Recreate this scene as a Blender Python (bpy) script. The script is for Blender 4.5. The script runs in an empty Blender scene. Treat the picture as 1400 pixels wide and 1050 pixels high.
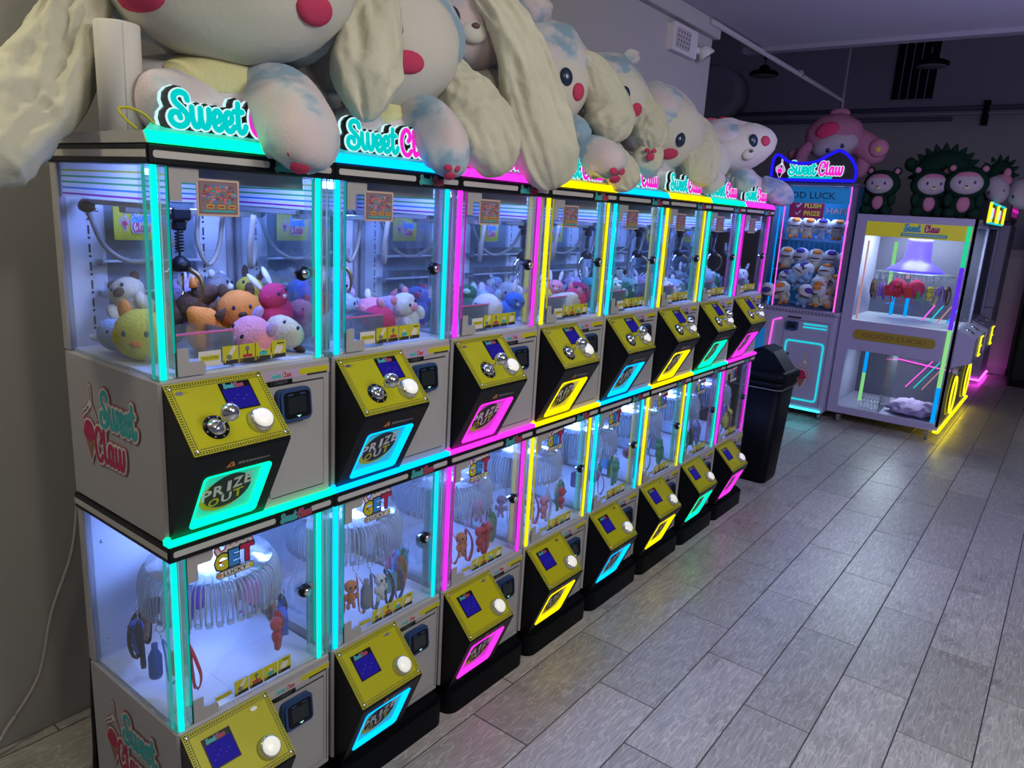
import bpy, math, random
from math import sin, cos, pi, sqrt, radians
from mathutils import Vector, Matrix, noise
random.seed(7)
sc = bpy.context.scene
COL = sc.collection
# ------------------------------------------------------------------ camera
cam = bpy.data.cameras.new('camera'); camo = bpy.data.objects.new('camera', cam); COL.objects.link(camo)
cam.sensor_width = 36; cam.lens = 26.0018; cam.clip_start = .02
camo.matrix_world = Matrix(((0.791523, -0.184894, 0.582500, 1.556292), (0.608385, 0.148001, -0.779720, -0.787001), (0.057955, 0.971550, 0.229633, 1.789046), (0.000000, 0.000000, 0.000000, 1.000000)))
sc.camera = camo
# ------------------------------------------------------------------ world, exposure, room lights
sc.view_settings.view_transform = 'Standard'; sc.view_settings.look = 'None'
sc.view_settings.gamma = 1; sc.view_settings.use_curve_mapping = False
sc.view_settings.exposure = 0.0
sc.cycles.transparent_max_bounces = 32
sc.cycles.max_bounces = 8; sc.cycles.glossy_bounces = 4; sc.cycles.transmission_bounces = 6
w = bpy.data.worlds.new('world'); sc.world = w; w.use_nodes = True
w.node_tree.nodes['Background'].inputs[0].default_value = (.42, .42, .62, 1)
w.node_tree.nodes['Background'].inputs[1].default_value = .21
def area(name, loc, target, size, power, colr, sy=None):
    l = bpy.data.lights.new(name, 'AREA'); l.energy = power; l.color = colr; l.size = size
    if sy: l.shape = 'RECTANGLE'; l.size_y = sy
    o = bpy.data.objects.new(name, l); COL.objects.link(o); o.location = loc
    o.rotation_euler = (Vector(target) - Vector(loc)).to_track_quat('-Z', 'Y').to_euler()
    return o
def bulb(name, loc, power, colr, r=.15):
    l = bpy.data.lights.new(name, 'POINT'); l.energy = power; l.color = colr; l.shadow_soft_size = r
    o = bpy.data.objects.new(name, l); COL.objects.link(o); o.location = loc; return o
bulb('warm_wall_fill', (-.50, -.95, 2.95), 30, (1, .92, .62), .06)  # unseen fill light, added to brighten the wall at upper left
bulb('warm_ceiling_bulb', (1.55, -.30, 2.85), 25, (1, .88, .66), .10)
area('rear_room_light', (3.0, .9, 3.0), (1.6, 1.6, 0), 1.2, 80, (1, .97, .93))
area('violet_aisle_light', (1.9, 3.3, 2.3), (.0, 7.4, 1.5), .7, 34, (.46, .42, 1))

# ------------------------------------------------------------------ materials
def mat(name, col, rough=.5, metal=0, emit=None, es=0, spec=.5, var=0, vscale=8, bump=0, bscale=60, col2=None, coords='Object'):
    m = bpy.data.materials.new(name); m.use_nodes = True
    nt = m.node_tree; b = nt.nodes['Principled BSDF']
    b.inputs['Base Color'].default_value = (*col, 1); b.inputs['Roughness'].default_value = rough
    b.inputs['Metallic'].default_value = metal; b.inputs['Specular IOR Level'].default_value = spec
    if emit: b.inputs['Emission Color'].default_value = (*emit, 1); b.inputs['Emission Strength'].default_value = es
    if var or col2 or bump:
        tc = nt.nodes.new('ShaderNodeTexCoord')
        if var or col2:
            n = nt.nodes.new('ShaderNodeTexNoise'); n.inputs['Scale'].default_value = vscale; n.inputs['Detail'].default_value = 4
            nt.links.new(tc.outputs[coords], n.inputs['Vector'])
            r = nt.nodes.new('ShaderNodeValToRGB'); r.color_ramp.elements[0].position = .36; r.color_ramp.elements[1].position = .64
            c2 = col2 or tuple(x*(1-var) for x in col)
            r.color_ramp.elements[0].color = (*c2, 1); r.color_ramp.elements[1].color = (*col, 1)
            nt.links.new(n.outputs['Fac'], r.inputs['Fac']); nt.links.new(r.outputs['Color'], b.inputs['Base Color'])
        if bump:
            n = nt.nodes.new('ShaderNodeTexNoise'); n.inputs['Scale'].default_value = bscale; n.inputs['Detail'].default_value = 3
            nt.links.new(tc.outputs[coords], n.inputs['Vector'])
            bp = nt.nodes.new('ShaderNodeBump'); bp.inputs['Strength'].default_value = bump; bp.inputs['Distance'].default_value = .01
            nt.links.new(n.outputs['Fac'], bp.inputs['Height']); nt.links.new(bp.outputs['Normal'], b.inputs['Normal'])
    return m
def led(name, c, s=1.25):
    m = bpy.data.materials.new(name); m.use_nodes = True; nt = m.node_tree
    nt.nodes.remove(nt.nodes['Principled BSDF'])
    e = nt.nodes.new('ShaderNodeEmission'); e.inputs[0].default_value = (*c, 1); e.inputs[1].default_value = s
    nt.links.new(e.outputs[0], nt.nodes['Material Output'].inputs[0]); return m
def glass(name, tint=(.93, .96, .97), refl=.5, rough=.02, milky=0):
    m = bpy.data.materials.new(name); m.use_nodes = True; nt = m.node_tree
    nt.nodes.remove(nt.nodes['Principled BSDF'])
    t = nt.nodes.new('ShaderNodeBsdfTransparent'); t.inputs[0].default_value = (*tint, 1)
    g = nt.nodes.new('ShaderNodeBsdfGlossy'); g.inputs['Roughness'].default_value = rough
    f = nt.nodes.new('ShaderNodeFresnel'); f.inputs[0].default_value = 1.45
    mu = nt.nodes.new('ShaderNodeMath'); mu.operation = 'MULTIPLY'; mu.inputs[1].default_value = refl
    mx = nt.nodes.new('ShaderNodeMixShader')
    nt.links.new(f.outputs[0], mu.inputs[0]); nt.links.new(mu.outputs[0], mx.inputs[0])
    nt.links.new(t.outputs[0], mx.inputs[1]); nt.links.new(g.outputs[0], mx.inputs[2])
    last = mx
    if milky:
        d = nt.nodes.new('ShaderNodeBsdfDiffuse'); d.inputs[0].default_value = (.8, .85, .9, 1)
        m2 = nt.nodes.new('ShaderNodeMixShader'); m2.inputs[0].default_value = milky
        nt.links.new(mx.outputs[0], m2.inputs[1]); nt.links.new(d.outputs[0], m2.inputs[2]); last = m2
    nt.links.new(last.outputs[0], nt.nodes['Material Output'].inputs[0]); return m
def plushmat(name, a, b, c3, scale=5, bump=.3):
    m = bpy.data.materials.new(name); m.use_nodes = True; nt = m.node_tree; bs = nt.nodes['Principled BSDF']
    bs.inputs['Roughness'].default_value = .95; bs.inputs['Specular IOR Level'].default_value = .1
    bs.inputs['Sheen Weight'].default_value = .3
    tc = nt.nodes.new('ShaderNodeTexCoord'); n = nt.nodes.new('ShaderNodeTexNoise'); n.inputs['Scale'].default_value = scale
    n.inputs['Detail'].default_value = 3; nt.links.new(tc.outputs['Object'], n.inputs['Vector'])
    r = nt.nodes.new('ShaderNodeValToRGB'); el = r.color_ramp.elements
    el[0].position = .41; el[0].color = (*a, 1); el[1].position = .60; el[1].color = (*c3, 1)
    e = el.new(.5); e.color = (*b, 1)
    nt.links.new(n.outputs['Fac'], r.inputs['Fac']); nt.links.new(r.outputs['Color'], bs.inputs['Base Color'])
    f = nt.nodes.new('ShaderNodeTexNoise'); f.inputs['Scale'].default_value = 230; f.inputs['Detail'].default_value = 5
    nt.links.new(tc.outputs['Object'], f.inputs['Vector'])
    bp = nt.nodes.new('ShaderNodeBump'); bp.inputs['Strength'].default_value = bump; bp.inputs['Distance'].default_value = .01
    nt.links.new(f.outputs['Fac'], bp.inputs['Height']); nt.links.new(bp.outputs['Normal'], bs.inputs['Normal'])
    return m
M = {}
M['wall'] = mat('wall_paint', (.42, .415, .39), .8, bump=.05, bscale=220)
M['ceil'] = mat('ceiling_paint', (.42, .40, .45), .9)
M['dark'] = mat('dark_wall_paint', (.40, .38, .41), .9)
M['trim'] = mat('shaded_ceiling_paint', (.24, .23, .27), .9)  # ceiling paint with shade put into the colour, for the lip facing the light
M['grey'] = mat('light_grey_powder_coat', (.36, .35, .36), .45, spec=.35, bump=.03, bscale=300)
M['black'] = mat('black_plastic', (.004, .005, .008), .35, spec=.22)
M['blackm'] = mat('matt_black_plastic', (.003, .004, .006), .5, spec=.09)
M['rim'] = mat('dark_seam', (.02, .02, .025), .7)
M['white'] = mat('white_enamel', (.72, .74, .8), .5)
M['stripe'] = mat('grey_white_stripe', (.45, .43, .42), .5)
M['mirror'] = mat('smoked_mirror', (.22, .28, .34), .12, .1, spec=.8)
M['glass'] = glass('clear_glass', refl=.28)
M['acrylic'] = glass('clear_acrylic', (.93, .97, 1), .9, .05, .05)
M['clip'] = glass('clear_plastic_clip', (.92, .96, 1), 1.8, .15, .28)
M['lamp2'] = led('cabinet_led_panel', (.35, .5, 1.0), 22)
M['edge'] = mat('acrylic_edge_highlight', (.55, .62, .68), .3)  # bright edge lines of clear acrylic, put into a pale colour
M['disc'] = glass('frosted_plastic', (.94, .97, 1), 1.2, .15, .16)
M['yellow'] = mat('yellow_panel', (.42, .40, .003), .4, spec=.3)
M['yellowh'] = mat('yellow_print', (.50, .47, .01), .6)
M['chrome'] = mat('chrome', (.8, .8, .82), .08, 1)
M['steel'] = mat('brushed_steel', (.5, .5, .52), .3, 1)
M['btn'] = mat('lit_white_button', (.7, .7, .66), .3, emit=(1, .97, .86), es=.42)
M['clear'] = mat('clear_button_rim', (.62, .62, .56), .12, .75)
M['lcd'] = mat('blue_lcd', (.003, .003, .03), .5, spec=.08, emit=(.010, .005, .24), es=.8)
M['lcdtxt'] = led('lcd_pixels', (.12, .10, .75), .5)
M['blue'] = mat('navy_blue_plastic', (.02, .055, .17), .4)
M['screen'] = mat('dark_screen', (.012, .018, .02), .12)
M['greenled'] = led('green_white_indicator', (.5, 1, .75), 1)
M['teal'] = mat('teal_print', (.03, .38, .40), .6)
M['tealm'] = mat('muted_teal_print', (.10, .20, .20), .6)
M['crimson'] = mat('crimson_print', (.42, .01, .07), .6)
M['paper'] = mat('paper_white', (.62, .60, .58), .7)
M['outline'] = mat('pink_outline_print', (.45, .09, .14), .6)
M['cone'] = mat('cone_brown_print', (.26, .13, .07), .6)
M['greyp'] = mat('grey_print', (.16, .16, .17), .6)
M['orange'] = mat('orange_print', (.55, .20, .05), .6)
M['green'] = mat('green_print', (.07, .36, .12), .6)
M['bluep'] = mat('blue_print', (.03, .22, .62), .6)
M['purplep'] = mat('purple_print', (.30, .03, .30), .6)
M['lilac'] = mat('lilac_print', (.45, .33, .52), .5)
M['pinkp'] = mat('pink_print', (.72, .12, .25), .6)
M['peach'] = mat('peach_card', (.52, .40, .34), .6)
M['dusk'] = mat('dusky_card', (.22, .15, .18), .6)
M['maroon'] = mat('maroon_card', (.20, .07, .10), .6)
M['hose'] = mat('grey_hose', (.23, .22, .20), .5)
M['bronze'] = mat('bronze_metal', (.25, .17, .08), .35, .8)
def film(name, c):
    m = bpy.data.materials.new(name); m.use_nodes = True; nt = m.node_tree; nt.nodes.remove(nt.nodes['Principled BSDF'])
    d = nt.nodes.new('ShaderNodeBsdfDiffuse'); d.inputs[0].default_value = (*c, 1); t = nt.nodes.new('ShaderNodeBsdfTranslucent'); t.inputs[0].default_value = (*c, 1)
    x = nt.nodes.new('ShaderNodeMixShader'); x.inputs[0].default_value = .55
    nt.links.new(d.outputs[0], x.inputs[1]); nt.links.new(t.outputs[0], x.inputs[2]); nt.links.new(x.outputs[0], nt.nodes['Material Output'].inputs[0]); return m
for k_, c_ in (('white', (.78,.80,.82)), ('yellowh', (.55,.52,.06)), ('green', (.07,.42,.14)), ('bluep', (.03,.25,.7)), ('purplep', (.34,.03,.34))): M['film_'+k_] = film('printed_film_'+k_, c_)
M['lamp'] = led('cool_led_bar', (.22, .33, 1.0), 75)
M['lampl'] = led('cool_led_panel', (.23, .36, 1.0), 38)
M['lampu'] = led('upper_led_panel', (.22, .33, 1.0), 16)
LC = {'aqua': (0, 1, .80), 'cyan': (0, .80, 1), 'magenta': (1, .03, .92), 'yellow': (1, .88, .0)}
LED = {k: led('neon_' + k, v, 1.15) for k, v in LC.items()}
LEDB = {k: led('bright_neon_' + k, v, 2.6) for k, v in (('aqua', (0, 1, .33)), ('cyan', (0, .34, 1)), ('magenta', (1, .02, .75)), ('yellow', (1, .72, 0)))}
SOFT = {k: led('soft_neon_' + k, tuple(.0 + .9*x for x in v), .42) for k, v in LC.items()}
WALLLIT = {k: mat('neon_lit_acrylic_' + k, tuple(.05 + .75*x for x in v), .4, emit=v, es=.13) for k, v in LC.items()}  # neon light on sign plate and prize flap, put into colour and glow
M['signteal'] = led('sign_teal', (.0, .62, .60), 1.0)
M['signpink'] = led('sign_pink', (.95, .02, .62), 1.0)
M['signwhite'] = led('sign_white', (.62, .95, .95), 1.0)
M['fur'] = plushmat('pastel_tie_dye_plush', (.24, .37, .50), (.52, .53, .58), (.62, .53, .56), 8)
M['fur2'] = plushmat('lavender_blue_plush', (.20, .28, .44), (.40, .42, .52), (.58, .48, .50), 8)
M['cream'] = mat('cream_fabric', (.57, .56, .45), .9, spec=.1, var=.10, vscale=5, bump=.45, bscale=34)
M['creamf'] = mat('cream_face_fabric', (.56, .54, .50), .9, spec=.1, bump=.12, bscale=60)
M['palefur'] = mat('pale_yellow_plush', (.62, .60, .33), .95, spec=.1, bump=.3, bscale=120)
M['cheek'] = mat('raspberry_felt', (.52, .055, .13), .9, spec=.1, bump=.1, bscale=200)
M['eye'] = mat('dark_blue_button', (.012, .03, .07), .25)
M['nose'] = mat('brown_felt_nose', (.09, .045, .04), .6)

# ------------------------------------------------------------------ mesh helpers
def catmull(P, n):
    P = [tuple(p) for p in P]
    if len(P) < 3: 
        return [tuple(P[0][k] + (P[-1][k]-P[0][k])*i/n for k in range(len(P[0]))) for i in range(n+1)]
    Q = [tuple(2*a-b for a, b in zip(P[0], P[1]))] + P + [tuple(2*a-b for a, b in zip(P[-1], P[-2]))]
    out = []; segs = len(P) - 1
    for i in range(n + 1):
        t = i*segs/n; k = min(int(t), segs-1); t -= k
        a, b, c, d = Q[k:k+4]
        out.append(tuple(.5*(2*b[j] + (c[j]-a[j])*t + (2*a[j]-5*b[j]+4*c[j]-d[j])*t*t + (3*b[j]-a[j]-3*c[j]+d[j])*t**3) for j in range(len(b))))
    return out
class Fr:
    """A flat frame: origin, U (right), V (up), N out of the face."""
    def __init__(s, o, U, V):
        s.o = Vector(o); s.U = Vector(U).normalized(); s.V = Vector(V).normalized(); s.N = s.U.cross(s.V).normalized()
    def __call__(s, u, v, n=0): return s.o + s.U*u + s.V*v + s.N*n
def rrect(u0, u1, v0, v1, r, n=4):
    P = []
    for cx, cy, a0 in ((u1-r, v1-r, 0), (u0+r, v1-r, 90), (u0+r, v0+r, 180), (u1-r, v0+r, 270)):
        for i in range(n+1):
            a = radians(a0 + 90*i/n); P.append((cx + r*cos(a), cy + r*sin(a)))
    return P
def circ(cx, cy, r, n=16, ry=None): return [(cx + r*cos(2*pi*i/n), cy + (ry or r)*sin(2*pi*i/n)) for i in range(n)]
_tc = {}
def text2d(s, bold=0):
    k = (s, bold)
    if k in _tc: return _tc[k]
    cu = bpy.data.curves.new('t', 'FONT'); cu.body = s; cu.size = 1; cu.offset = bold; cu.resolution_u = 2
    cu.align_x = 'CENTER'; cu.align_y = 'CENTER'
    ob = bpy.data.objects.new('t', cu); COL.objects.link(ob)
    me = bpy.data.meshes.new_from_object(ob.evaluated_get(bpy.context.evaluated_depsgraph_get()))
    vs = [(v.co.x, v.co.y) for v in me.vertices]; fs = [tuple(p.vertices) for p in me.polygons]
    xs = [v[0] for v in vs]; ys = [v[1] for v in vs]
    cx, cy = (min(xs)+max(xs))/2, (min(ys)+max(ys))/2; W, H = max(xs)-min(xs), max(ys)-min(ys)
    vs = [((x-cx)/W, (y-cy)/H) for x, y in vs]
    bpy.data.objects.remove(ob); bpy.data.meshes.remove(me); bpy.data.curves.remove(cu)
    _tc[k] = (vs, fs); return _tc[k]
class MB:
    def __init__(s): s.v = []; s.f = []; s.m = []; s.s = []; s.mats = []
    def mi(s, m):
        if isinstance(m, str): m = M[m]
        if m not in s.mats: s.mats.append(m)
        return s.mats.index(m)
    def add(s, vs, fs, m, smooth=False):
        b = len(s.v); k = s.mi(m); s.v += [tuple(v) for v in vs]
        for f in fs: s.f.append(tuple(i+b for i in f)); s.m.append(k); s.s.append(smooth)
        return s
    def box(s, x0, x1, y0, y1, z0, z1, m):
        return s.add([(x0,y0,z0),(x1,y0,z0),(x1,y1,z0),(x0,y1,z0),(x0,y0,z1),(x1,y0,z1),(x1,y1,z1),(x0,y1,z1)],
            [(3,2,1,0),(4,5,6,7),(0,1,5,4),(1,2,6,5),(2,3,7,6),(3,0,4,7)], m)
    def cbox(s, x0, x1, y0, y1, z0, z1, m, b=.004):
        """box with chamfered edges"""
        X, Y, Z = (x0, x1), (y0, y1), (z0, z1); vs = []; fs = []
        idx = {}
        for i in (0,1):
            for j in (0,1):
                for k in (0,1):
                    sx, sy, sz = (b,-b)[i], (b,-b)[j], (b,-b)[k]
                    for ax, p in enumerate(((X[i],Y[j]+sy,Z[k]+sz),(X[i]+sx,Y[j],Z[k]+sz),(X[i]+sx,Y[j]+sy,Z[k]))):
                        idx[i,j,k,ax] = len(vs); vs.append(p)
        c = ((x0+x1)/2, (y0+y1)/2, (z0+z1)/2)
        def face(ids):
            n = (Vector(vs[ids[1]])-Vector(vs[ids[0]])).cross(Vector(vs[ids[2]])-Vector(vs[ids[0]]))
            mid = sum((Vector(vs[q]) for q in ids), Vector())/len(ids) - Vector(c)
            fs.append(tuple(ids) if n.dot(mid) > 0 else tuple(reversed(ids)))
        for i in (0,1):
            face([idx[i,0,0,0],idx[i,1,0,0],idx[i,1,1,0],idx[i,0,1,0]]); face([idx[0,i,0,1],idx[1,i,0,1],idx[1,i,1,1],idx[0,i,1,1]])
            face([idx[0,0,i,2],idx[1,0,i,2],idx[1,1,i,2],idx[0,1,i,2]])
        for i in (0,1):
            for j in (0,1):
                face([idx[i,j,0,0],idx[i,j,1,0],idx[i,j,1,1],idx[i,j,0,1]]); face([idx[i,0,j,0],idx[i,1,j,0],idx[i,1,j,2],idx[i,0,j,2]])
                face([idx[0,i,j,1],idx[1,i,j,1],idx[1,i,j,2],idx[0,i,j,2]])
                for k in (0,1): face([idx[i,j,k,0],idx[i,j,k,1],idx[i,j,k,2]])
        return s.add(vs, fs, m)
    def poly(s, fr, P, m, n0=0, n1=0, smooth=False):
        """polygon on a frame; with n1 > n0 a solid"""
        k = len(P); area2 = sum(P[i][0]*P[(i+1)%k][1] - P[(i+1)%k][0]*P[i][1] for i in range(k))
        if area2 < 0: P = P[::-1]
        if n1 == n0: return s.add([fr(u, v, n0) for u, v in P], [tuple(range(k))], m)
        s.add([fr(u, v, n1) for u, v in P] + [fr(u, v, n0) for u, v in P], [tuple(range(k)), tuple(range(2*k-1, k-1, -1))], m)
        return s.add([fr(u, v, n1) for u, v in P] + [fr(u, v, n0) for u, v in P], [(i, i+k, (i+1)%k+k, (i+1)%k) for i in range(k)], m, smooth)
    def rect(s, fr, u0, u1, v0, v1, m, n0=0, n1=0): return s.poly(fr, [(u0,v0),(u1,v0),(u1,v1),(u0,v1)], m, n0, n1)
    def ring(s, fr, P, Q, m, n0=0, n1=0):
        """frame between outlines P (outer) and Q (inner) of equal length"""
        k = len(P)
        vs = [fr(*p, n1) for p in P] + [fr(*q, n1) for q in Q] + [fr(*p, n0) for p in P] + [fr(*q, n0) for q in Q]
        fs = [(i, (i+1)%k, (i+1)%k+k, i+k) for i in range(k)]
        if n1 != n0: fs += [(i+2*k, (i+1)%k+2*k, (i+1)%k, i) for i in range(k)] + [(i+k, (i+1)%k+k, (i+1)%k+3*k, i+3*k) for i in range(k)]
        return s.add(vs, fs, m)
    def text(s, fr, txt, cu, cv, w, h, m, n=0, bold=0, depth=0):
        vs, fs = text2d(txt, bold)
        return s.add([fr(cu + x*w, cv + y*h, n) for x, y in vs], fs, m)
    def strokes(s, fr, S, hw, m, n0=0, n1=0, sc_=1, du=0, dv=0, seg=4):
        """fat rounded pen strokes on a frame"""
        for li, line in enumerate(S):
            n0, n1 = n0 + li*2e-5*(n1 == n0), n1 + 2e-5*bool(li)
            P = [(du + u*sc_, dv + v*sc_) for u, v in catmull(line, max(2, (len(line)-1)*seg))]; k = len(P); L = []; R = []
            for i, p in enumerate(P):
                a, b = P[max(0,i-1)], P[min(k-1,i+1)]; dx, dy = b[0]-a[0], b[1]-a[1]; l = math.hypot(dx, dy) or 1
                nx, ny = -dy/l*hw, dx/l*hw; L.append((p[0]+nx, p[1]+ny)); R.append((p[0]-nx, p[1]-ny))
            cap = []; 
            for e, sg in ((0, 1), (k-1, -1)):
                a = math.atan2(L[e][1]-P[e][1], L[e][0]-P[e][0])
                cap.append([(P[e][0]+hw*cos(a+sg*pi*q/4), P[e][1]+hw*sin(a+sg*pi*q/4)) for q in (1,2,3)])
            fs = [(i, i+k, i+k+1, i+1) for i in range(k-1)]
            vs = L + R + cap[0] + cap[1]; c0 = 2*k
            fs += [(0, c0, c0+1, c0+2, k), (2*k-1, c0+5, c0+4, c0+3, k-1)]
            s.add([fr(u, v, n1 + 2e-6*(i % k)) for i, (u, v) in enumerate(vs)], fs, m)
            if n1 > n0 + 1e-4:
                out = L[::-1] + cap[0] + R + cap[1][::-1]; q = len(out)
                s.add([fr(u, v, n1) for u, v in out] + [fr(u, v, n0) for u, v in out], [(i, i+q, (i+1)%q+q, (i+1)%q)[::-1] for i in range(q)], m)
        return s
    def tube(s, P, r, m, n=8, seg=0, cap=True):
        if seg:
            P = catmull(P, seg)
            if isinstance(r, (list, tuple)): r = [q[0] for q in catmull([(x,) for x in r], seg)]
        P = [Vector(p) for p in P]; k = len(P); vs = []; up = None
        for i, p in enumerate(P):
            t = (P[min(k-1,i+1)] - P[max(0,i-1)]).normalized()
            if up is None: up = t.orthogonal().normalized()
            else:
                up = up - t*up.dot(t); up = up.normalized() if up.length > 1e-6 else t.orthogonal().normalized()
            b = t.cross(up); rr = r[i] if isinstance(r, (list, tuple)) else r
            vs += [p + (up*cos(2*pi*j/n) + b*sin(2*pi*j/n))*rr for j in range(n)]
        fs = [(i*n+j, i*n+(j+1)%n, (i+1)*n+(j+1)%n, (i+1)*n+j) for i in range(k-1) for j in range(n)]
        if cap: fs += [tuple(range(n-1, -1, -1)), tuple((k-1)*n + j for j in range(n))]
        return s.add(vs, fs, m, True)
    def lathe(s, c, prof, m, n=20, axis=(0,0,1), smooth=True, a0=0, a1=2*pi):
        ax = Vector(axis).normalized(); e = ax.orthogonal().normalized() if abs(ax.z) < .999 else Vector((1,0,0)); g = ax.cross(e); c = Vector(c)
        k = len(prof); vs = [c + ax*h + (e*cos(2*pi*j/n) + g*sin(2*pi*j/n))*r for r, h in prof for j in range(n)]
        fs = [(i*n+j, i*n+(j+1)%n, (i+1)*n+(j+1)%n, (i+1)*n+j) for i in range(k-1) for j in range(n)]
        if prof[0][0] > 1e-5: fs.append(tuple(range(n-1, -1, -1)))
        if prof[-1][0] > 1e-5: fs.append(tuple((k-1)*n + j for j in range(n)))
        return s.add(vs, fs, m, smooth)
    def ell(s, c, r, m, rot=None, nu=16, nv=10, lump=0, lf=3, seed=0, half=False):
        c = Vector(c); rot = rot or Matrix.Identity(3); vs = []; top = pi/2 if half else pi
        for i in range(nv+1):
            th = top*i/nv
            for j in range(nu):
                ph = 2*pi*j/nu; d = Vector((sin(th)*cos(ph), sin(th)*sin(ph), cos(th)))
                k = 1 + (lump*noise.noise(d*lf + Vector((seed, seed*1.7, 3))) if lump else 0)
                vs.append(c + rot @ Vector((d.x*r[0]*k, d.y*r[1]*k, d.z*r[2]*k)))
        fs = [(i*nu+j, (i+1)*nu+j, (i+1)*nu+(j+1)%nu, i*nu+(j+1)%nu) for i in range(nv) for j in range(nu)]
        return s.add(vs, fs, m, True)
    def patch(s, c, r, rot, u, v, ru, rv, m, lift=.004, n=18):
        """a felt patch that lies on the front (local +x) of an ellipsoid"""
        c = Vector(c); vs = []
        def pt(a, b, k):
            q = a*a + b*b
            if q > .96: f = sqrt(.96/q); a *= f; b *= f; q = .96
            return c + rot @ Vector((r[0]*sqrt(1-q)+k, r[1]*a*(1+k), r[2]*b*(1+k)))
        for kr, lf in ((1, 0), (.93, lift), (.6, lift*1.4), (0.001, lift*1.5)):
            vs += [pt(u + ru*kr*cos(2*pi*j/n), v + rv*kr*sin(2*pi*j/n), lf) for j in range(n)]
        fs = [(i*n+j, i*n+(j+1)%n, (i+1)*n+(j+1)%n, (i+1)*n+j) for i in range(3) for j in range(n)] + [tuple(3*n+j for j in range(n))]
        return s.add(vs, fs, m, True)
    def loft(s, path, W, T, m, nrm=(1,0,0), n=28, seg=26, fold=0, ff=5, lump=0, seed=0, endr=.35):
        """soft limb or long ear: a swept flattened tube with rounded ends and cloth folds along it"""
        P = [Vector(p) for p in catmull(path, seg)]; k = len(P)
        Wc = [q[0] for q in catmull([(x,) for x in W], seg)]; Tc = [q[0] for q in catmull([(x,) for x in T], seg)]
        N = Vector(nrm); vs = []
        for i, p in enumerate(P):
            t = (P[min(k-1,i+1)] - P[max(0,i-1)]).normalized(); sd = t.cross(N).normalized(); nn = sd.cross(t).normalized()
            q = i/(k-1); e = 1
            if q < .12: e = sqrt(max(0, 1-(1-q/.12)**2))
            if q > 1-endr: e = sqrt(max(0, 1-((q-1+endr)/endr)**2.4))
            e = max(e, .02)
            for j in range(n):
                a = 2*pi*j/n; ca, sa = cos(a), sin(a)
                d = 0
                if fold:                                        # creases: ridges of a slanted noise, plus a few long folds
                    r1 = 1 - 2.2*abs(noise.noise(Vector((q*3.2 + ca*1.5, ca*2.2 - q*1.2, seed + (3 if sa > 0 else 9)))))
                    r2 = 1 - 2.2*abs(noise.noise(Vector((q*9 - ca*2.5, ca*3 + q*4, seed + 5))))
                    d = fold*e*(.75*r1 + .32*r2 + .30*sin(ff*ca + 5*noise.noise(Vector((q*1.8, ca*.8, seed))) + seed))
                if lump: d += lump*e*noise.noise(Vector((p.x*9+ca, p.y*9+sa, p.z*9+seed)))
                vs.append(p + sd*(ca*(Wc[i]*.5*e + d*.4)) + nn*(sa*(Tc[i]*.5*e) + d*(1 if sa > 0 else -1)))
        fs = [(i*n+j, i*n+(j+1)%n, (i+1)*n+(j+1)%n, (i+1)*n+j) for i in range(k-1) for j in range(n)]
        fs += [tuple(range(n-1, -1, -1)), tuple((k-1)*n+j for j in range(n))]
        return s.add(vs, fs, m, True)
    def build(s, name, parent=None, off=None, **props):
        me = bpy.data.meshes.new(name); off = Vector(off) if off is not None else None
        me.from_pydata([tuple(Vector(v)-off) for v in s.v] if off is not None else s.v, [], s.f)
        for m in s.mats: me.materials.append(m)
        me.polygons.foreach_set('material_index', s.m); me.polygons.foreach_set('use_smooth', s.s); me.update()
        o = bpy.data.objects.new(name, me); COL.objects.link(o)
        if parent is not None: o.parent = parent
        elif off is not None: o.location = off
        for k_, v_ in props.items(): o[k_] = v_
        return o
def thing(name, label, cat, loc=(0,0,0), group=None):
    o = bpy.data.objects.new(name, None); o.empty_display_size = .05; COL.objects.link(o); o.location = loc
    o['label'] = label; o['category'] = cat
    if group: o['group'] = group
    return o
def tag(o, label, cat, group=None):
    o['label'] = label; o['category'] = cat
    if group: o['group'] = group
    return o
def swap(o, old, new):
    """give this copy its own colour through object-linked slots"""
    for sl in o.material_slots:
        for a, b in zip(old, new):
            if sl.material == a: sl.link = 'OBJECT'; sl.material = b; break
def tree(o, parent=None, old=(), new=()):
    c = o.copy(); COL.objects.link(c); c.parent = parent
    swap(c, old, new)
    for ch in list(o.children): tree(ch, c, old, new)
    return c

# the pen strokes of the shop's script lettering (baseline 0, capitals about 1 high)
S_ = [[(.50,.80),(.46,.95),(.30,1.0),(.16,.88),(.17,.70),(.32,.54),(.46,.36),(.45,.14),(.28,0),(.10,.05),(.03,.22),(.10,.38),(.24,.38),(.28,.25)]]
w_ = [[(0,.60),(.0,.30),(.06,.06),(.16,.08),(.22,.30),(.23,.60)],[(.23,.60),(.23,.30),(.29,.06),(.39,.08),(.45,.30),(.46,.60)]]
e_ = [[(.03,.24),(.18,.32),(.22,.48),(.15,.60),(.05,.52),(.01,.28),(.07,.06),(.18,.04),(.28,.18)]]
t_ = [[(.10,.92),(.08,.55),(.08,.20),(.14,.03),(.24,.08),(.30,.24)],[(-.02,.66),(.22,.68)]]
C_ = [[(.34,.55),(.42,.66),(.42,.84),(.31,.98),(.16,.90),(.05,.62),(.06,.26),(.18,.03),(.34,.02),(.46,.18)]]
l_ = [[(.04,.96),(.03,.6),(.04,.22),(.10,.03),(.20,.12)]]
a_ = [[(.24,.55),(.12,.60),(.02,.40),(.04,.12),(.13,.04),(.22,.20),(.26,.58)],[(.26,.58),(.25,.20),(.31,.03),(.40,.12)]]
def sh(S, d): return [[(u+d, v) for u, v in l] for l in S]
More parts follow.
